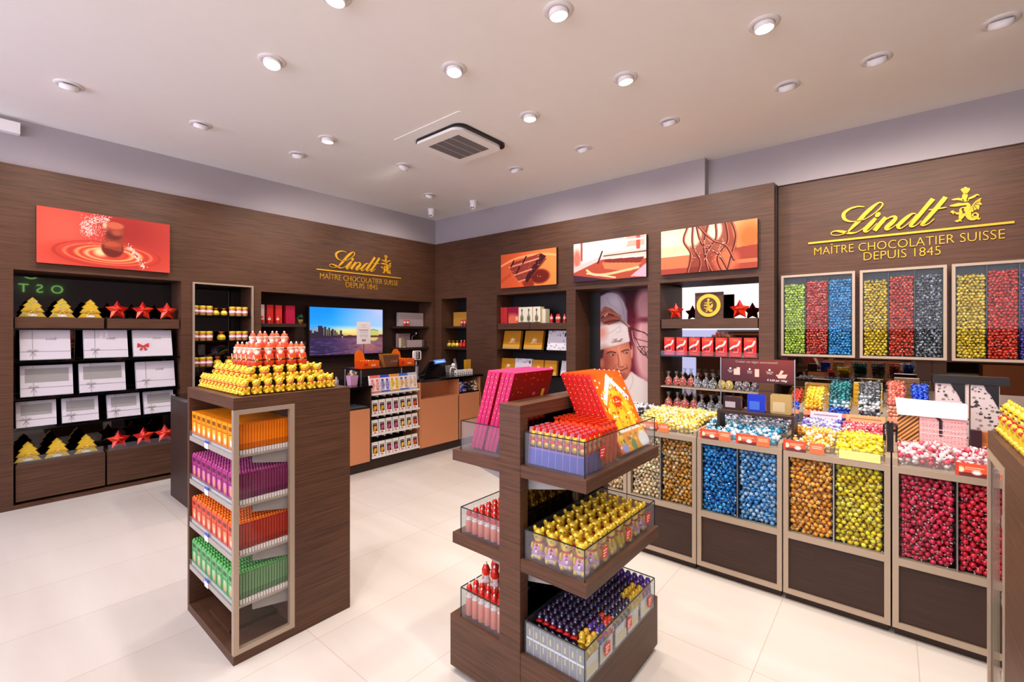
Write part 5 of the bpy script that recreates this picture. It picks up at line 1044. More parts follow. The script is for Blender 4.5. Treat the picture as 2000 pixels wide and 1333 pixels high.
for k in range(6):   # left hand tray
    xx = -1.522+k*.0245+(.012 if k > 2 else 0)
    lb = 'magenta spined advent calendar showing its dark red back, end of the leaning row' if k == 5 else 'magenta spined advent calendar leaning in the row on the till side tray'
    put(CB, 'advent_calendar', lb, 'advent calendar', (xx, 1.68, 1.0585), (R(-17), 0, R(-90)), None if k == 5 else 'magenta spined advent calendars')
# small bear bags, upper tray
def bear_bag():
    mb = MB(); mb.box(-.0155, .0155, 0, .03, 0, .07, col=(92, 96, 176)); mb.box(-.016, .016, -.0006, .0, .062, .07, col=(150, 110, 180)); mb.box(-.016, -.0145, -.001, .03, 0, .15, col=(226, 190, 226))
    for z in (.088, .118): mb.ball((0, .012, z), .0155, 8, 6, col=(226, 176, 50), sz=1.1); mb.ball((-.009, .008, z+.014), .005, 5, 4, col=(240, 200, 80)); mb.ball((.009, .008, z+.014), .005, 5, 4, col=(240, 200, 80))
    mb.box(-.0155, .0155, .024, .03, .07, .150, col=(220, 40, 26)); mb.box(-.012, .012, -.004, .002, .098, .108, col=(220, 60, 70)); return mb.mesh('bear_bag', 'foil', False)
def red_bag():
    mb = MB(); mb.box(-.017, .017, 0, .022, 0, .14, col=(226, 50, 16)); mb.ball((0, .009, .09), .015, 8, 5, col=(236, 180, 60)); mb.ball((0, .006, .05), .014, 8, 5, col=(240, 190, 70)); mb.box(-.014, .014, -.0008, 0, .112, .13, col=(250, 150, 110)); mb.lathe([(.018, 0), (.006, .016), (.016, .03)], 6, (0, .015, .139), col=(236, 70, 30)); return mb.mesh('red_bag', 'foil', False)
BB_, RB_ = bear_bag(), red_bag()
for j in range(4):
    for i in range(8):
        put(BB_, 'bear_bag', 'clear bag of tiny golden bears with violet card, front part of the upper tray', 'packet', (-1.144+i*.0335, 1.502+j*.036, 1.052), (R(-4), 0, 0), 'bags of tiny bears on the upper tray')
for j in range(4):
    for i in range(7):
        put(RB_, 'red_sweet_packet', 'red packet of golden sweets standing before the advent calendars', 'packet', (-1.145+i*.037, 1.655+j*.037, 1.051), (R(-6), 0, 0), 'red packets on the upper tray')
# golden bears of the middle tray
for j in range(8):
    for i in range(4):
        p = j == 0 or (i == 3 and j in (1, 6, 7))
        kit(BEARP if p else BEAR, 'golden_bear', ('golden bear with a pink pane reflection painted on its body at the rim of the middle tray' if p else 'plain golden bear in the rows of the middle tray'), 'chocolate figure', (-1.126+i*.068, 1.53+j*.076, .6605), (0, 0, R(20+10*((i+j) % 3-1))), 'bears with painted pane reflection' if p else 'golden bears of the middle tray', (.11, .11, .138))
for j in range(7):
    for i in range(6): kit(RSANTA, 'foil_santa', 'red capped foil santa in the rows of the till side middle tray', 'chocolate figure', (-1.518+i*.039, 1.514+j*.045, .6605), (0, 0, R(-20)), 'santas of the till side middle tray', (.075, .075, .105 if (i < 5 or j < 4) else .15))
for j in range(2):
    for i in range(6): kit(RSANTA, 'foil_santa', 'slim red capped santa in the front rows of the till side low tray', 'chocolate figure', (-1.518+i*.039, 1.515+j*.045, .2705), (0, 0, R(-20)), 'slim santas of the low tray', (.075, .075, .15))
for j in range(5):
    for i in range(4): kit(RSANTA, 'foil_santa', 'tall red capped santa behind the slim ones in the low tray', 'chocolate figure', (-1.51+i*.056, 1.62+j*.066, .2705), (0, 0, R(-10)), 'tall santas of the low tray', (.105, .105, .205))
# small figures of the low tray
def penguin(c, tie, belly):
    mb = MB().lathe([(.01, 0), (.0145, .004), (.0155, .03), (.014, .052), (.012, .06), (.0135, .072), (.008, .084), (1e-4, .087)], 9, col=[c, c, c, tie, c, c, c], sy=.9)
    mb.ball((0, -.007, .026), .0095, 7, 5, col=belly, sz=1.9); mb.ball((0, -.009, .068), .0062, 6, 4, col=belly); mb.box(-.014, .014, -.0145, -.011, .048, .056, col=tie); mb.box(-.0155, .0155, -.016, -.0155, 0, .06, col=(206, 204, 210)) if False else None
    return mb.mesh('penguin', 'satin', True)
PN = {'navy': penguin((34, 26, 66), (206, 40, 30), (200, 200, 214)), 'violet': penguin((70, 44, 130), (210, 50, 40), (226, 220, 236)), 'cream': penguin((40, 30, 76), (190, 160, 60), (240, 230, 190)), 'gold': penguin((214, 176, 40), (236, 200, 70), (246, 226, 130)), 'red': penguin((206, 50, 30), (240, 220, 200), (240, 200, 160))}
CP = {'navy': 'navy foil penguin with a red tie in the near rows of the low tray', 'violet': 'violet foil penguin at the tray corner and far end', 'cream': 'dark penguin with a cream belly in the middle of the low tray', 'gold': 'golden foil figure among the low tray penguins', 'red': 'red foil figure at the edge of the low tray'}
for j in range(19):
    for i in range(8):
        y = 1.53+j*.0325; x = -1.144+i*.034
        c = 'navy' if j < 7 and i < 6 else ('gold' if (j in (0, 1, 2, 12, 13, 14, 15) and i > 5) else ('violet' if j < 5 or j > 15 else ('red' if (i == 7 and j in (5, 18)) or (j == 6 and i > 5) else 'cream')))
        if j > 10 and i < 3: continue
        put(PN[c], 'foil_penguin', CP[c], 'chocolate figure', (x, y, .272+.045*(1 if j > 0 else 0)+.004*(j % 2)), (R(-4), 0, R(15)), CP[c].split(' in the')[0]+'s', 1.05)
pk = MB().box(-.0165, .0165, 0, .016, 0, .118, col=(150, 146, 152)).box(-.003, .003, -.0006, 0, .03, .055, col=(226, 206, 150)).box(-.016, -.0145, -.0008, 0, 0, .118, col=(250, 250, 250)).box(-.0165, .0165, -.0008, 0, .058, .066, col=(245, 245, 248)).box(-.004, .004, -.0008, 0, .075, .1, col=(226, 206, 150)).mesh('blister', 'satin')
for k in range(8): put(pk, 'blister_pack', 'clear upright pack in the row pressed to the near pane of the low tray', 'packet', (-1.146+k*.0345, 1.4935, .272), group='clear packs at the near pane')
cd2 = MB().box(0, .1, 0, .003, 0, .075, col=(232, 230, 236)).box(.01, .09, -.0006, 0, .01, .045, col=(236, 220, 170)).mesh('card', 'print')
for k, y in enumerate((1.50, 1.62, 1.75, 1.87, 2.0)): put(cd2, 'printed_card', 'printed sweet card standing inside the side pane of the low tray', 'card', (-.8885, y, .272), (0, 0, R(90)), 'printed cards along the side pane')
# ================================================================ second tall cabinet at the picture edge
REST = []
display_cabinet('tall dark wood cabinet cut by the picture edge, golden bears on top', .24, 1.51, True, '')
for k, z in enumerate((.995, .75, .505, .262)):
    nm, me, lb = BARS[(k+1) % 4]
    for i in range(3):
        for j in range(0, 20): REST.append((me, (.24+.066+i*.0785, 2.12-.013-j*.0136, z+.025), PI))
stuff(merge('chocolate_bars', REST), 'packed boxed chocolate bars behind the slim side pane of the edge cabinet', 'chocolate')
tag(MB().box(.33, .82, 1.61, 2.04, IT+.001, IT+.05).build('display_riser', 'black'), 'low black riser under the golden bears of the edge cabinet', 'riser')
for x, y in ring(.285, .86, 1.56, 2.08, 9, 8, 1): kit(BEAR, 'golden_bear', 'golden bear in the lowest ring on the edge cabinet', 'chocolate figure', (x, y, IT+.001), (0, 0, R(-90)), 'golden bears of the edge cabinet ring', .11)
for x, y in ring(.37, .79, 1.65, 2.0, 6, 5, 2): kit(BEAR, 'golden_bear', 'golden bear on the riser of the edge cabinet', 'chocolate figure', (x, y, IT+.051), (0, 0, R(-80)), 'golden bears on the edge cabinet riser', .12)
# ================================================================ pick and mix counter
PINK = (244, 150, 160)
BINS = {  # foil colours, wing colour
 'salmon pink': ([(230, 120, 100), (240, 150, 130), (226, 100, 84)], (250, 216, 206)), 'cream gold': ([(236, 200, 158), (246, 216, 176), (220, 176, 130)], (250, 232, 214)),
 'amber brown': ([(196, 122, 30), (216, 146, 44), (214, 176, 130)], (230, 190, 140)), 'deep blue': ([(20, 120, 200), (50, 150, 222), (24, 96, 176)], (206, 226, 246)),
 'steel blue': ([(50, 130, 204), (100, 164, 224), (160, 190, 226)], (206, 220, 240)), 'orange gold': ([(244, 160, 40), (252, 180, 84), (230, 140, 40)], (250, 214, 170)),
 'bright yellow': ([(248, 214, 30), (255, 226, 60), (236, 196, 30)], (246, 232, 180)), 'crimson': ([(196, 24, 58), (224, 44, 80), (176, 18, 46)], (250, 206, 214)), 'dark red': ([(206, 22, 46), (230, 44, 66)], (236, 170, 180)),
 'black and white': ([(30, 34, 40), (230, 232, 236), (210, 214, 220), (240, 240, 244)], (250, 250, 252)), 'pale yellow': ([(236, 206, 90), (246, 226, 130), (226, 190, 60), (250, 240, 190)], (252, 244, 210)),
 'light blue': ([(30, 150, 196), (190, 226, 240), (226, 240, 248)], (246, 250, 254)), 'navy grey': ([(50, 56, 76), (150, 150, 166), (90, 90, 110)], (220, 220, 230)), 'orange and white': ([(240, 160, 40), (246, 190, 70), (250, 232, 200)], (254, 246, 230)),
 'lavender': ([(90, 90, 190), (180, 180, 230), (214, 210, 240)], (240, 238, 250)), 'lemon': ([(240, 214, 30), (246, 226, 70)], (250, 244, 170)), 'rose': ([(226, 100, 110), (244, 170, 176), (206, 60, 80)], (252, 224, 224)), 'pink and white': ([(230, 80, 100), (250, 200, 206), (252, 226, 226)], (255, 246, 246))}
def carton_top(x0, x1, y0, y1, zf, zb, hump, r, cols, wing, seed, layers=2):
    rg = random.Random(seed); out = []; p = r*1.95; nx = int((x1-x0)/p); ny = int((y1-y0)/p)
    for l in range(layers):
        for j in range(ny):
            for i in range(nx):
                if 3.235 < y0+(j+.5)*(y1-y0)/ny < 3.425 and min(abs(x0+(i+.5)*(x1-x0)/nx+.8995), abs(x0+(i+.5)*(x1-x0)/nx+.4665)) < .045: continue
                u = (j+.5)/ny; w_ = (i+.5)/nx; z = zf+(zb-zf)*u+hump*math.sin(PI*min(1, u*1.05))*(1-.3*(2*w_-1)**2)
                out.append(((x0+(i+.5+.25*(j % 2*2-1))*(x1-x0)/nx, y0+(j+.5)*(y1-y0)/ny+rg.uniform(-.3, .3)*r, z-l*r*1.5+rg.uniform(-.5, .6)*r), r*rg.uniform(.9, 1.08), colv(rg, cols), wing if rg.random() < .7 else colv(rg, cols)))
    return out
SWI, _n = sweet_mesh(False)
def sweet_single(col, wing):
    m = MB(); m.v = SWI.v; m.f = SWI.f; m.m = SWI.m; m.c = [col]*_n+[wing]*(len(SWI.f)-_n); return m.mesh('sweet', 'wrap', True)
CABS = [(-2.0, 'salmon pink', 'cream gold', 'pale blond'), (-1.5, 'cream gold', 'amber brown', ''), (-1.0, 'deep blue', 'steel blue', ''), (-.5, 'orange gold', 'bright yellow', ''), (0.0, 'crimson', 'dark red', '')]
CL = ['metal framed sweet cabinet of salmon and cream balls, end of the row behind the stand', 'metal framed sweet cabinet with cream and amber brown balls', 'metal framed sweet cabinet with two bins of blue balls', 'metal framed sweet cabinet with an orange and a yellow bin', 'metal framed sweet cabinet with crimson bins, partly behind the edge cabinet']
TOPS = [[('black and white', 3.30, 3.80, 0), ('orange and white', 3.19, 3.30, 0)], None, None, None, None]
TOPC = [('black and white', 'black and white'), ('pale yellow', 'pale yellow'), ('light blue', 'light blue'), ('orange and white', 'lemon'), ('pink and white', 'pink and white')]
TOPB = [None, None, ('navy grey', 'navy grey'), ('lavender', 'rose'), None]
YF = 3.13
ind = []
for q, (x0, c1, c2, _) in enumerate(CABS):
    x1 = x0+.5; r = thing('sweet_cabinet', CL[q], 'cabinet', (x0+.25, 3.5, 0), wc=True); g = .0035; t = .026
    f = MB(); a, b = x0+g, x1-g
    f.box(a, a+t, YF, YF+.04, .045, .886).box(b-t, b, YF, YF+.04, .045, .886)
    for z0, z1 in ((.045, .075), (.375, .413), (.858, .886)): f.box(a+t, b-t, YF, YF+.04, z0, z1)
    f.build('metal_frame', 'metal_tan', r)
    MB().box(a+t, b-t, YF+.012, YF+.03, .075, .375).build('wooden_panel', 'wood_dark', r)
    MB().box(x0+.012, x1-.012, YF+.03, 3.84, 0, .045).build('plinth', 'wood_dark', r)
    MB().box(a, a+.012, YF+.04, 3.85, .045, .886).box(b-.012, b, YF+.04, 3.85, .045, .886).box(a+.012, b-.012, 3.83, 3.85, .045, .886).box(a+.012, b-.012, YF+.09, YF+.10, .40, .886).box(a+.012, b-.012, YF+.04, 3.83, .38, .395).build('carcass', 'wood_dark', r)
    MB().box(a+t, b-t, YF+.004, YF+.008, .413, .858).build('glass_pane', 'bin_glass', r)
    MB().box(x0+.247, x0+.253, YF+.002, YF+.088, .413, .858).build('bin_divider', 'steel', r)
    MB().box(a, b, YF, 3.85, .886, .892).build('tray_floor', 'metal_tan', r)
    MB().box(a, a+.022, YF+.01, 3.85, .892, .93).box(b-.022, b, YF+.01, 3.85, .892, .93).box(a+.022, b-.022, 3.83, 3.85, .892, .955).build('tray_rim', 'metal_tan', r)
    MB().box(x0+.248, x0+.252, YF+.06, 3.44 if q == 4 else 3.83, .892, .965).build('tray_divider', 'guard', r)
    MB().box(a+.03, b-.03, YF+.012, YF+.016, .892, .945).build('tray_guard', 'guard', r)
    for k, cn in enumerate((c1, c2)):
        cols, wing = BINS[cn]; xa = x0+.034+k*.222; xb = xa+.208
        it = wall_of_sweets(xa, xb, YF+.012, .415, .856, .0128, cols, wing, 3, q*7+k, .02)
        if q == 4: front = [s for s in it if s[0][1] < YF+.040]; it = [s for s in it if s[0][1] >= YF+.040]; ind += [(s, cn) for s in front]
        stuff(heap('wrapped_sweets', it, bounds=((x0+.03 if not k else x0+.254), (x0+.246 if not k else x0+.47), YF+.0085, YF+.0875, .4135, .8575)), '%s wrapped balls behind the glass of the %s lower bin' % (cn, ('salmon', 'cream and amber', 'blue', 'orange and yellow', 'crimson')[q] + (' first', ' second')[k]))
        tc, twg = BINS[TOPC[q][k]]
        bk = TOPB[q]
        yb = 3.56 if bk else (3.43 if q == 4 else 3.82)
        BD = ((x0+.027 if not k else x0+.2525), (x0+.2475 if not k else x0+.473)); stuff(heap('loose_sweets', carton_top(x0+.03+k*.222, x0+.24+k*.222, YF+.06, yb, .925, .95, .05, .0138, tc, twg, q*5+k), bounds=BD+(YF+.045, yb+.004, .8925, 2)), '%s wrapped sweets heaped in the open tray above the %s bin' % (TOPC[q][k], cn))
        if bk:
            tc, twg = BINS[bk[k]]
            stuff(heap('loose_sweets', carton_top(x0+.03+k*.222, x0+.24+k*.222, 3.57, 3.82, .955, .985, .012, .0138, tc, twg, q*5+k+40), bounds=BD+(3.5645, 3.829, .8925, 2)), '%s wrapped sweets at the rear of the tray above the %s bin' % (bk[k], cn))
# the nearest balls of the crimson bins are single objects
ind.sort(key=lambda s: s[0][0][0]); rg = random.Random(5); SM_ = {}
for cn in ('crimson', 'dark red'):
    SM_[cn] = [sweet_single(c, BINS[cn][1]) for c in BINS[cn][0]]
print('single sweets', len(ind))
ind = [s for s in ind if s[0][0][0] < .47][:300]
for (p, rr_, c, wc), cn in ind:
    o = put(rg.choice(SM_[cn]), 'wrapped_sweet', '%s foil wrapped chocolate ball against the pane of the crimson cabinet' % cn, 'sweet', p, (rg.uniform(-.2, .2), (rg.uniform(-1.2, 1.2) if min(abs(p[0]-e_) for e_ in (.034, .242, .256, .464)) > .026 else 1.57), rg.uniform(-.15, .15)), '%s balls against the pane' % cn, rr_)
# orange product cards along the tray fronts
def card_mesh(kind):
    a = Art(.115, .062, .0045) if kind == 'wide' else Art(.07, .06, .005)
    a.fill((226, 84, 50))
    if kind == 'wide': a.rect(0, .2, 0, .018, (110, 40, 40)); a.ell(.02, .03, .012, .014, (250, 220, 180), soft=.4); a.ell(.075, .02, .016, .01, (246, 236, 230), soft=.5); a.rect(.035, .1, .04, .045, (250, 180, 150)); a.rect(.035, .09, .032, .036, (250, 180, 150)); a.rect(0, .012, 0, .07, (206, 60, 40))
    else: a.fill((240, 110, 66)); [a.rect(.01, .06, .018+k*.012, .021+k*.012, (250, 190, 160)) for k in range(3)]
    return fbox(a, .002, (214, 80, 50))
CW, CN_ = card_mesh('wide'), card_mesh('n')
def cardput(x, wide, lb): put(CW if wide else CN_, 'product_card', lb, 'card', (x, YF+.003, .8935), (R(-4), 0, 0))
for x, wd, lb in ((-1.71, 0, 'orange price card at the black and white sweets, end of the counter'), (-1.44, 0, 'plain orange card, first at the pale yellow sweets'), (-1.33, 1, 'orange card with pictures at the pale yellow sweets'), (-1.225, 0, 'plain orange card, middle of the pale yellow sweets'),
                  (-.92, 1, 'orange card with pictures, first at the light blue sweets'), (-.825, 0, 'plain orange card, first at the light blue sweets'), (-.70, 1, 'orange card with pictures, second at the light blue sweets'), (-.605, 0, 'plain orange card, second at the light blue sweets'),
                  (-.44, 1, 'orange card with pictures at the orange and white sweets'), (-.33, 0, 'plain orange card at the orange and white sweets'), (.30, 1, 'orange card with a spoon picture at the pink sweets'), (.41, 0, 'plain orange card at the pink sweets beside the edge cabinet')):
    cardput(x, wd, lb)
tag(MB().box(-.225, -.045, YF-.002, YF+.004, .8935, .94).build('yellow_strip', 'yellow_card'), 'blank pale yellow card strip before the lemon sweets', 'card') if 'yellow_card' in M else None
# riser with boxes and the printed sign over the blue sweets
rs = thing('counter_riser', 'dark bridge shaped riser standing over the light blue sweets', 'riser', (-.683, 3.33, .95), wc=True)
MB().box(-.907, -.459, 3.262, 3.40, 1.055, 1.073).build('riser_shelf', 'wood_dark', rs)
MB().box(-.907, -.892, 3.262, 3.40, .895, 1.055).build('leg', 'wood_dark', rs); MB().box(-.474, -.459, 3.262, 3.40, .895, 1.055).build('leg', 'wood_dark', rs)
sg = thing('counter_sign', 'maroon sign with white lettering and icons on two thin posts over the riser', 'sign', (-.675, 3.30, 1.074), wc=True)
for x in (-.893, -.461): MB().box(x-.003, x+.003, 3.297, 3.303, 1.0745, 1.424).build('post', 'steel', sg)
a = Art(.426, .152, .006).fill((92, 24, 20)); a.ell(.05, .02, .3, .12, (66, 16, 28), soft=1.5); a.ell(.35, .15, .2, .08, (110, 34, 22), soft=1.5); a.rect(0, .5, 0, .01, (60, 18, 26))
mb = MB().box(-.89, -.464, 3.303, 3.307, 1.268, 1.42, col=(70, 20, 24)); a.grid(mb, 3.302, -.89, 1.268); mb.build('board', 'print', sg)
def lbl(tx, size, x, z, mt='paper', al='LEFT'): link('lettering', text_mesh(tx, size, .0006, mt, al), sg, loc=(x+.675, 3.3012-3.30, z-1.074))
lbl('Creëer uw eigen assortiment!', .0205, -.677, 1.394, 'metal_tan', 'CENTER'); lbl('€ 3,29 per 100gr', .0165, -.50, 1.283, 'paper', 'RIGHT')
lbl('Kies een', .009, -.833, 1.337, 'paper', 'CENTER'); lbl('zakje', .009, -.833, 1.327, 'paper', 'CENTER'); lbl('Kies uw', .009, -.715, 1.337, 'paper', 'CENTER'); lbl('smaken', .009, -.715, 1.327, 'paper', 'CENTER'); lbl('Weeg af bij', .009, -.60, 1.337, 'paper', 'CENTER'); lbl('de kassa', .009, -.60, 1.327, 'paper', 'CENTER')
for k, x in enumerate((-.833, -.715, -.60)): link('bullet', MB().prism([(.006*math.cos(2*PI*j/12), .006*math.sin(2*PI*j/12)) for j in range(12)], -.0006, 0).mesh('b', 'pink_ink' if False else 'paper'), sg, loc=(x+.675, .0015, 1.353-1.074))
mat('pink_ink', (240, 176, 160), .5)
ic = MB(); ic.box(-.812, -.792, 3.3008, 3.3016, 1.312, 1.352).box(-.794, -.774, 3.3006, 3.3016, 1.312, 1.362); ic.build('bag_icon', 'pink_ink', sg)
MB().box(-.685, -.660, 3.3008, 3.3016, 1.305, 1.355).build('sachet_icon', 'pink_ink', sg)
ic = MB(); ic.prism([(-.565, 1.325), (-.50, 1.33), (-.51, 1.305), (-.55, 1.303)][::-1], 3.3008, 3.3016); ic.prism([(-.55, 1.325), (-.535, 1.325), (-.52, 1.35), (-.535, 1.355)][::1], 3.3008, 3.3016); ic.build('scale_icon', 'pink_ink', sg)
for nm, x0, x1, z1, c, c2, lb in (('tin', -.885, -.775, 1.158, (54, 34, 34), (180, 172, 178), 'dark tin with a silver front label on the riser'), ('tin', -.735, -.63, 1.184, (14, 50, 190), (60, 110, 214), 'bright blue rounded tin in the middle of the riser'), ('tin', -.60, -.482, 1.196, (176, 150, 90), (196, 180, 140), 'matt gold tin at the end of the riser beside the sign post')):
    w_ = x1-x0; mb = MB(); P = [(x-w_/2 if False else x, z) for x, z in rr(0, 0, .5, .09)]; P = [(x*w_, (z+.5)*(z1-1.073)) for x, z in P]; mb.prism(P, 0, .045, col=c); r = thing('tin', lb, 'tin', ((x0+x1)/2, 3.325, 1.0745)); mb.build('tin_body', 'satin', r)
    MB().box(-w_*.38, w_*.2, -.002, 0, .012, (z1-1.073)*.6, col=c2).build('front_label', 'satin', r)
# acrylic backs of the trays
for x0, x1, c, lb in ((-.44, -.26, (196, 160, 186), 'lilac board at the back of the orange sweets tray'), (-.235, -.03, (206, 120, 60), 'orange printed board at the back of the lemon sweets tray')):
    put(MB().box(-(x1-x0)/2, (x1-x0)/2, 0, .006, 0, .05, col=c).box(-(x1-x0)/2+.02, (x1-x0)/2-.02, -.0006, 0, .02, .03, col=shade(c, .6)).mesh('bd', 'print'), 'tray_board', lb, 'board', ((x0+x1)/2, 3.815, .995), (R(-30), 0, 0))
# second tier: table along the mirror with curved bulk bins
bt = thing('bulk_counter', 'low counter along the mirror carrying the curved sweet bins', 'counter', (.9, 4.6, 0), wc=True)
MB().box(-.62, 2.2, 3.90, 5.36, 0, .925).build('body', 'wood_dark', bt); MB().box(-.64, 2.22, 3.88, 5.37, .925, .94).build('counter_top', 'metal_tan', bt)
def bulk(x0, x1, z1, bands, lb, seed):
    r = thing('bulk_bin', lb+' curved clear bin on the mirror counter', 'sweet bin', ((x0+x1)/2, 4.0, .941), wc=True)
    z0 = .945; P = [(3.905, z0)]+[(3.905+.26*(1-math.cos(a)), z1-.14+.14*math.sin(a)) for a in [PI/2*k/7 for k in range(8)]]+[(4.34, z1), (4.34, z0)]
    n = len(P); g = MB(); g.add([(x0, y, z) for y, z in P]+[(x1, y, z) for y, z in P], [(i, i+1, i+1+n, i+n) for i in range(n-1)], 0); g.build('curved_cover', 'bin_glass', r, True)
    MB().add([(x0, y, z) for y, z in P], [tuple(range(n))]).add([(x1, y, z) for y, z in P], [tuple(range(n-1, -1, -1))]).build('side_pane', 'bin_glass', r)
    MB().box(x0, x1, 3.902, 4.34, .941, .945).build('bin_floor', 'black', r)
    MB().box(x0+.01, x1-.01, 3.893, 3.899, 1.0, 1.03).build('price_strip', 'paper_orange', r)
    rg = random.Random(seed); it = []; rr_ = .0135; L = 0; seg = [(P[i], P[i+1]) for i in range(0, n-3)]; pts = []
    for (a, b) in seg:
        d = math.hypot(b[0]-a[0], b[1]-a[1]); m = max(1, int(round(d/(rr_*1.7))))
        for k in range(m): pts.append((a[0]+(b[0]-a[0])*k/m, a[1]+(b[1]-a[1])*k/m))
    for l in range(2):
        for j, (y, z) in enumerate(pts):
            nx = int((x1-x0-.01)/(rr_*1.9)); u = (z-z0)/(z1-z0)
            cols, wing = BINS_[bands[min(len(bands)-1, int(u*len(bands)))]]
            for i in range(nx):
                it.append(((x0+.008+rr_+(i+.25*(j % 2))*(x1-x0-.016-2*rr_)/max(1, nx-.5), y+rr_*2.3+l*rr_*1.3+.2*rr_*rg.random(), max(z-rr_*(2.4 if z > z1-.13 else .9)-l*rr_*(1.5 if z > z1-.1 else 0), z0+rr_)), rr_*rg.uniform(.9, 1.1), colv(rg, cols), wing if rg.random() < .6 else colv(rg, cols)))
    stuff(heap('bulk_sweets', it, bounds=(x0+.001, x1-.001, 3.907, 4.33, .9455, 2)), lb+' wrapped sweets in the curved bin on the mirror counter')
mat('paper_orange', (236, 150, 120), .6)
BINS_ = dict(BINS); BINS_.update({'teal': ([(16, 90, 100), (30, 130, 130), (12, 70, 84)], (60, 160, 160)), 'royal': ([(14, 50, 180), (30, 90, 220), (60, 130, 236)], (190, 214, 250)), 'silver': ([(90, 92, 100), (170, 172, 180), (60, 62, 70)], (236, 236, 240)),
  'pewter': ([(70, 70, 76), (110, 110, 118)], (180, 180, 186)), 'ruby': ([(180, 20, 16), (210, 50, 30)], (226, 90, 60)), 'saffron': ([(236, 180, 20), (250, 200, 50)], (250, 220, 120)), 'rosy': ([(206, 90, 80), (226, 120, 100)], (236, 150, 130)), 'peach': ([(240, 150, 120), (250, 190, 160)], (255, 226, 210)), 'ultramarine': ([(20, 60, 190), (40, 96, 220)], (90, 140, 240))})
bulk(-.60, -.51, 1.17, ['royal', 'peach', 'royal', 'ruby'], 'narrow blue and red', 1); bulk(-.50, -.365, 1.20, ['ruby', 'ruby', 'orange gold', 'saffron', 'saffron', 'bright yellow'], 'red to yellow', 2); bulk(-.355, -.205, 1.255, ['royal', 'royal', 'light blue', 'teal', 'teal'], 'blue and teal', 3)
bulk(-.185, -.04, 1.26, ['pewter', 'silver', 'black and white', 'silver', 'pewter'], 'silver grey', 4); bulk(-.03, .085, 1.27, ['peach', 'peach', 'rosy', 'rosy'], 'pink and peach', 5); bulk(.095, .205, 1.26, ['ultramarine'], 'plain deep blue', 6)
for x, c, w_, h, lb in ((-.52, (190, 130, 40), .22, .17, 'wide golden box added as a mirror reflection, first from the dispensers edge'), (-.16, (226, 170, 40), .2, .2, 'bright golden box added as a mirror reflection behind the silver sweets'), (.1, (120, 84, 50), .16, .26, 'tall brown striped box added as a mirror reflection'), (.45, (196, 140, 50), .24, .24, 'large golden box added as a mirror reflection by the dotted bags')):  # boxes added to imitate golden goods reflected in the mirror
    mb = MB().box(-w_/2, w_/2, 0, .1, 0, h, col=c)
    for k in range(5): mb.box(-w_/2+.01, w_/2-.01, -.0006, 0, .02+k*h*.19, .026+k*h*.19, col=shade(c, .6))
    put(mb.mesh('gbx', 'satin'), 'reflection_box', lb, 'box', (x, 5.1, .9405))
gbw = heap('loose_sweets', carton_top(-.42, -.28, 4.8, 5.05, 1.0, 1.04, .02, .014, [(230, 160, 30), (246, 190, 60)], (250, 210, 110), 3), bounds=(-9, 9, -9, 9, .9865, 2)); stuff(gbw, 'golden orange sweets added as a heap reflected in the mirror')  # heap and its tray added to imitate a golden reflection
tag(MB().box(-.43, -.27, 4.78, 5.07, .941, .985, col=(200, 140, 30)).build('tray', 'print'), 'low amber tray added under the reflected golden orange sweets', 'tray')
# tongs holder and gift bags above the crimson cabinet
tg = thing('tongs_holder', 'black tongs hanging from a short dark holder between the sweet trays', 'tongs', (-.005, 3.30, .932))
MB().box(-.014, .014, -.01, .01, .0, .16).build('holder', 'black', tg)
for s in (-1, 1): MB().tube([(s*.006, -.015, .17), (s*.028, -.02, .15), (s*.026, -.02, .06)], .005).build('tong_arm', 'black', tg, True)
def bag(name, label, x0, x1, y, z0, z1, depth, art, side, top=None, handle=None):
    r = thing(name, label, 'bag', ((x0+x1)/2, y, z0)); w_ = x1-x0
    mb = MB().box(-w_/2, w_/2, 0, depth, 0, z1-z0, col=side); art.grid(mb, -.0008, -w_/2, 0); mb.build('paper', 'print', r)
    return r, w_
a = Art(.19, .272, .0042).fill((236, 176, 176)); rg = random.Random(3)
for i in range(16):
    for j in range(22): a.ell(.008+i*.012+.006*(j % 2), .02+j*.0098, .0016, .0016, (90, 60, 66), soft=.5, a=.8)
a.rect(0, .3, .215, .28, (240, 184, 186)); a.line([(.068, .235), (.088, .21), (.088, .13)], .014, (26, 20, 24)); a.rect(0, .3, .135, .138, (250, 214, 214)); a.rect(0, .3, .16, .1625, (250, 214, 214))
r, _ = bag('gift_bag', 'pale pink gift bag with fine dots and a black ribbon among the pink sweets', .122, .312, 3.46, .8935, 1.1655, .06, a, (226, 160, 162))
MB().add([(-.19, -.012, .2285), (.098, -.012, .2285), (.098, -.012, .3085), (-.20, -.012, .3165), (-.19, .07, .2285), (.098, .07, .2285), (.098, .07, .3085), (-.20, .07, .3165)], [(0, 1, 2, 3), (3, 2, 6, 7), (1, 5, 6, 2), (5, 4, 7, 6), (4, 0, 3, 7)]).build('white_lid', 'white', r)
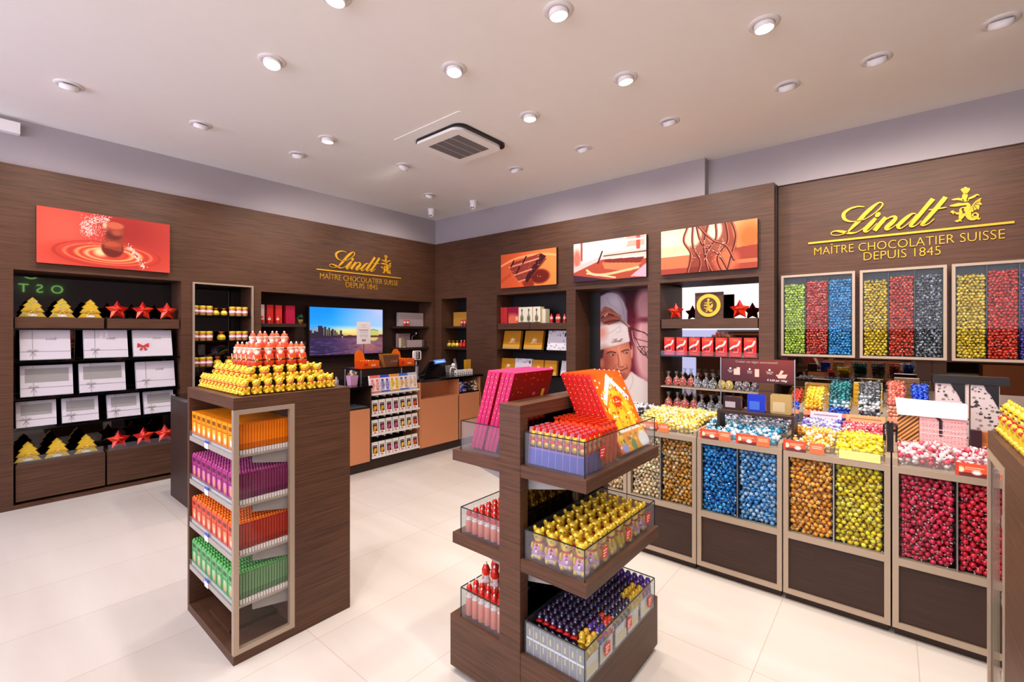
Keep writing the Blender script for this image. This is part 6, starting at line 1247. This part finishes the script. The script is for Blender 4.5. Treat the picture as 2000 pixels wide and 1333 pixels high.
a = Art(.15, .235, .0045).fill((220, 142, 60)); 
for k in range(16): a.line([(-.05, -.06+k*.024), (.2, .10+k*.024)], .007 if k % 3 else .012, (74, 44, 24)); a.line([(-.05, -.05+k*.024), (.2, .11+k*.024)], .0022, (250, 220, 180))
bag('gift_bag', 'orange gift bag with brown slanted stripes beside the pale pink bag', .027, .120, 3.47, .8935, 1.118, .05, (lambda q: (setattr(q, 'w', .093), q)[1])(a), (190, 120, 50))
bag('gift_bag', 'small orange striped bag peeping out beside the edge cabinet', .375, .44, 3.50, .8935, 1.06, .05, (lambda q: (setattr(q, 'w', .065), setattr(q, 'h', .11), q)[2])(Art(.1, .15, .005).fill((226, 130, 60)).line([(0, 0), (.1, .08)], .008, (80, 44, 24)).line([(0, .04), (.1, .12)], .008, (80, 44, 24)).line([(0, .09), (.08, .15)], .006, (80, 44, 24))), (190, 110, 50))
tag(MB().box(.327, .37, 3.46, 3.5, .8935, 1.07, col=(50, 22, 34)).build('dark_box', 'print'), 'narrow plum coloured box standing between the gift bags', 'box')
for k, (x0, x1, lb) in enumerate(((.205, .345, 'white gift bag with black dots and a black bow, nearer the blue bin'), (.355, .47, 'white gift bag with black dots and a black bow, nearer the edge cabinet'))):
    a = Art(min(.142, x1-x0+.002), .3965, .0042).fill((206, 192, 192)); rg = random.Random(4+k)
    for _ in range(74): s_ = rg.choice([.003, .0045, .007]); a.ell(rg.uniform(.004, a.w-.004), rg.uniform(.01, .39), s_*1.2, s_, rg.choice([(26, 22, 24), (60, 50, 54), (140, 120, 120)]), soft=.3)
    r, w_ = bag('gift_bag', lb, x0, x1, 3.752, .8935, 1.29, .07, a, (200, 190, 190))
    MB().prism([(.0, .3965), (.056, .3965), (.056, .265)], -.006, -.001).prism([(-.005, .3965), (.012, .355), (.04, .3965)], -.007, -.002).build('bow', 'black', r)
tag(MB().box(.195, .51, 3.74, 3.83, 1.2925, 1.338).build('black_tray', 'black'), 'flat black tray lying across the two dotted gift bags', 'tray')
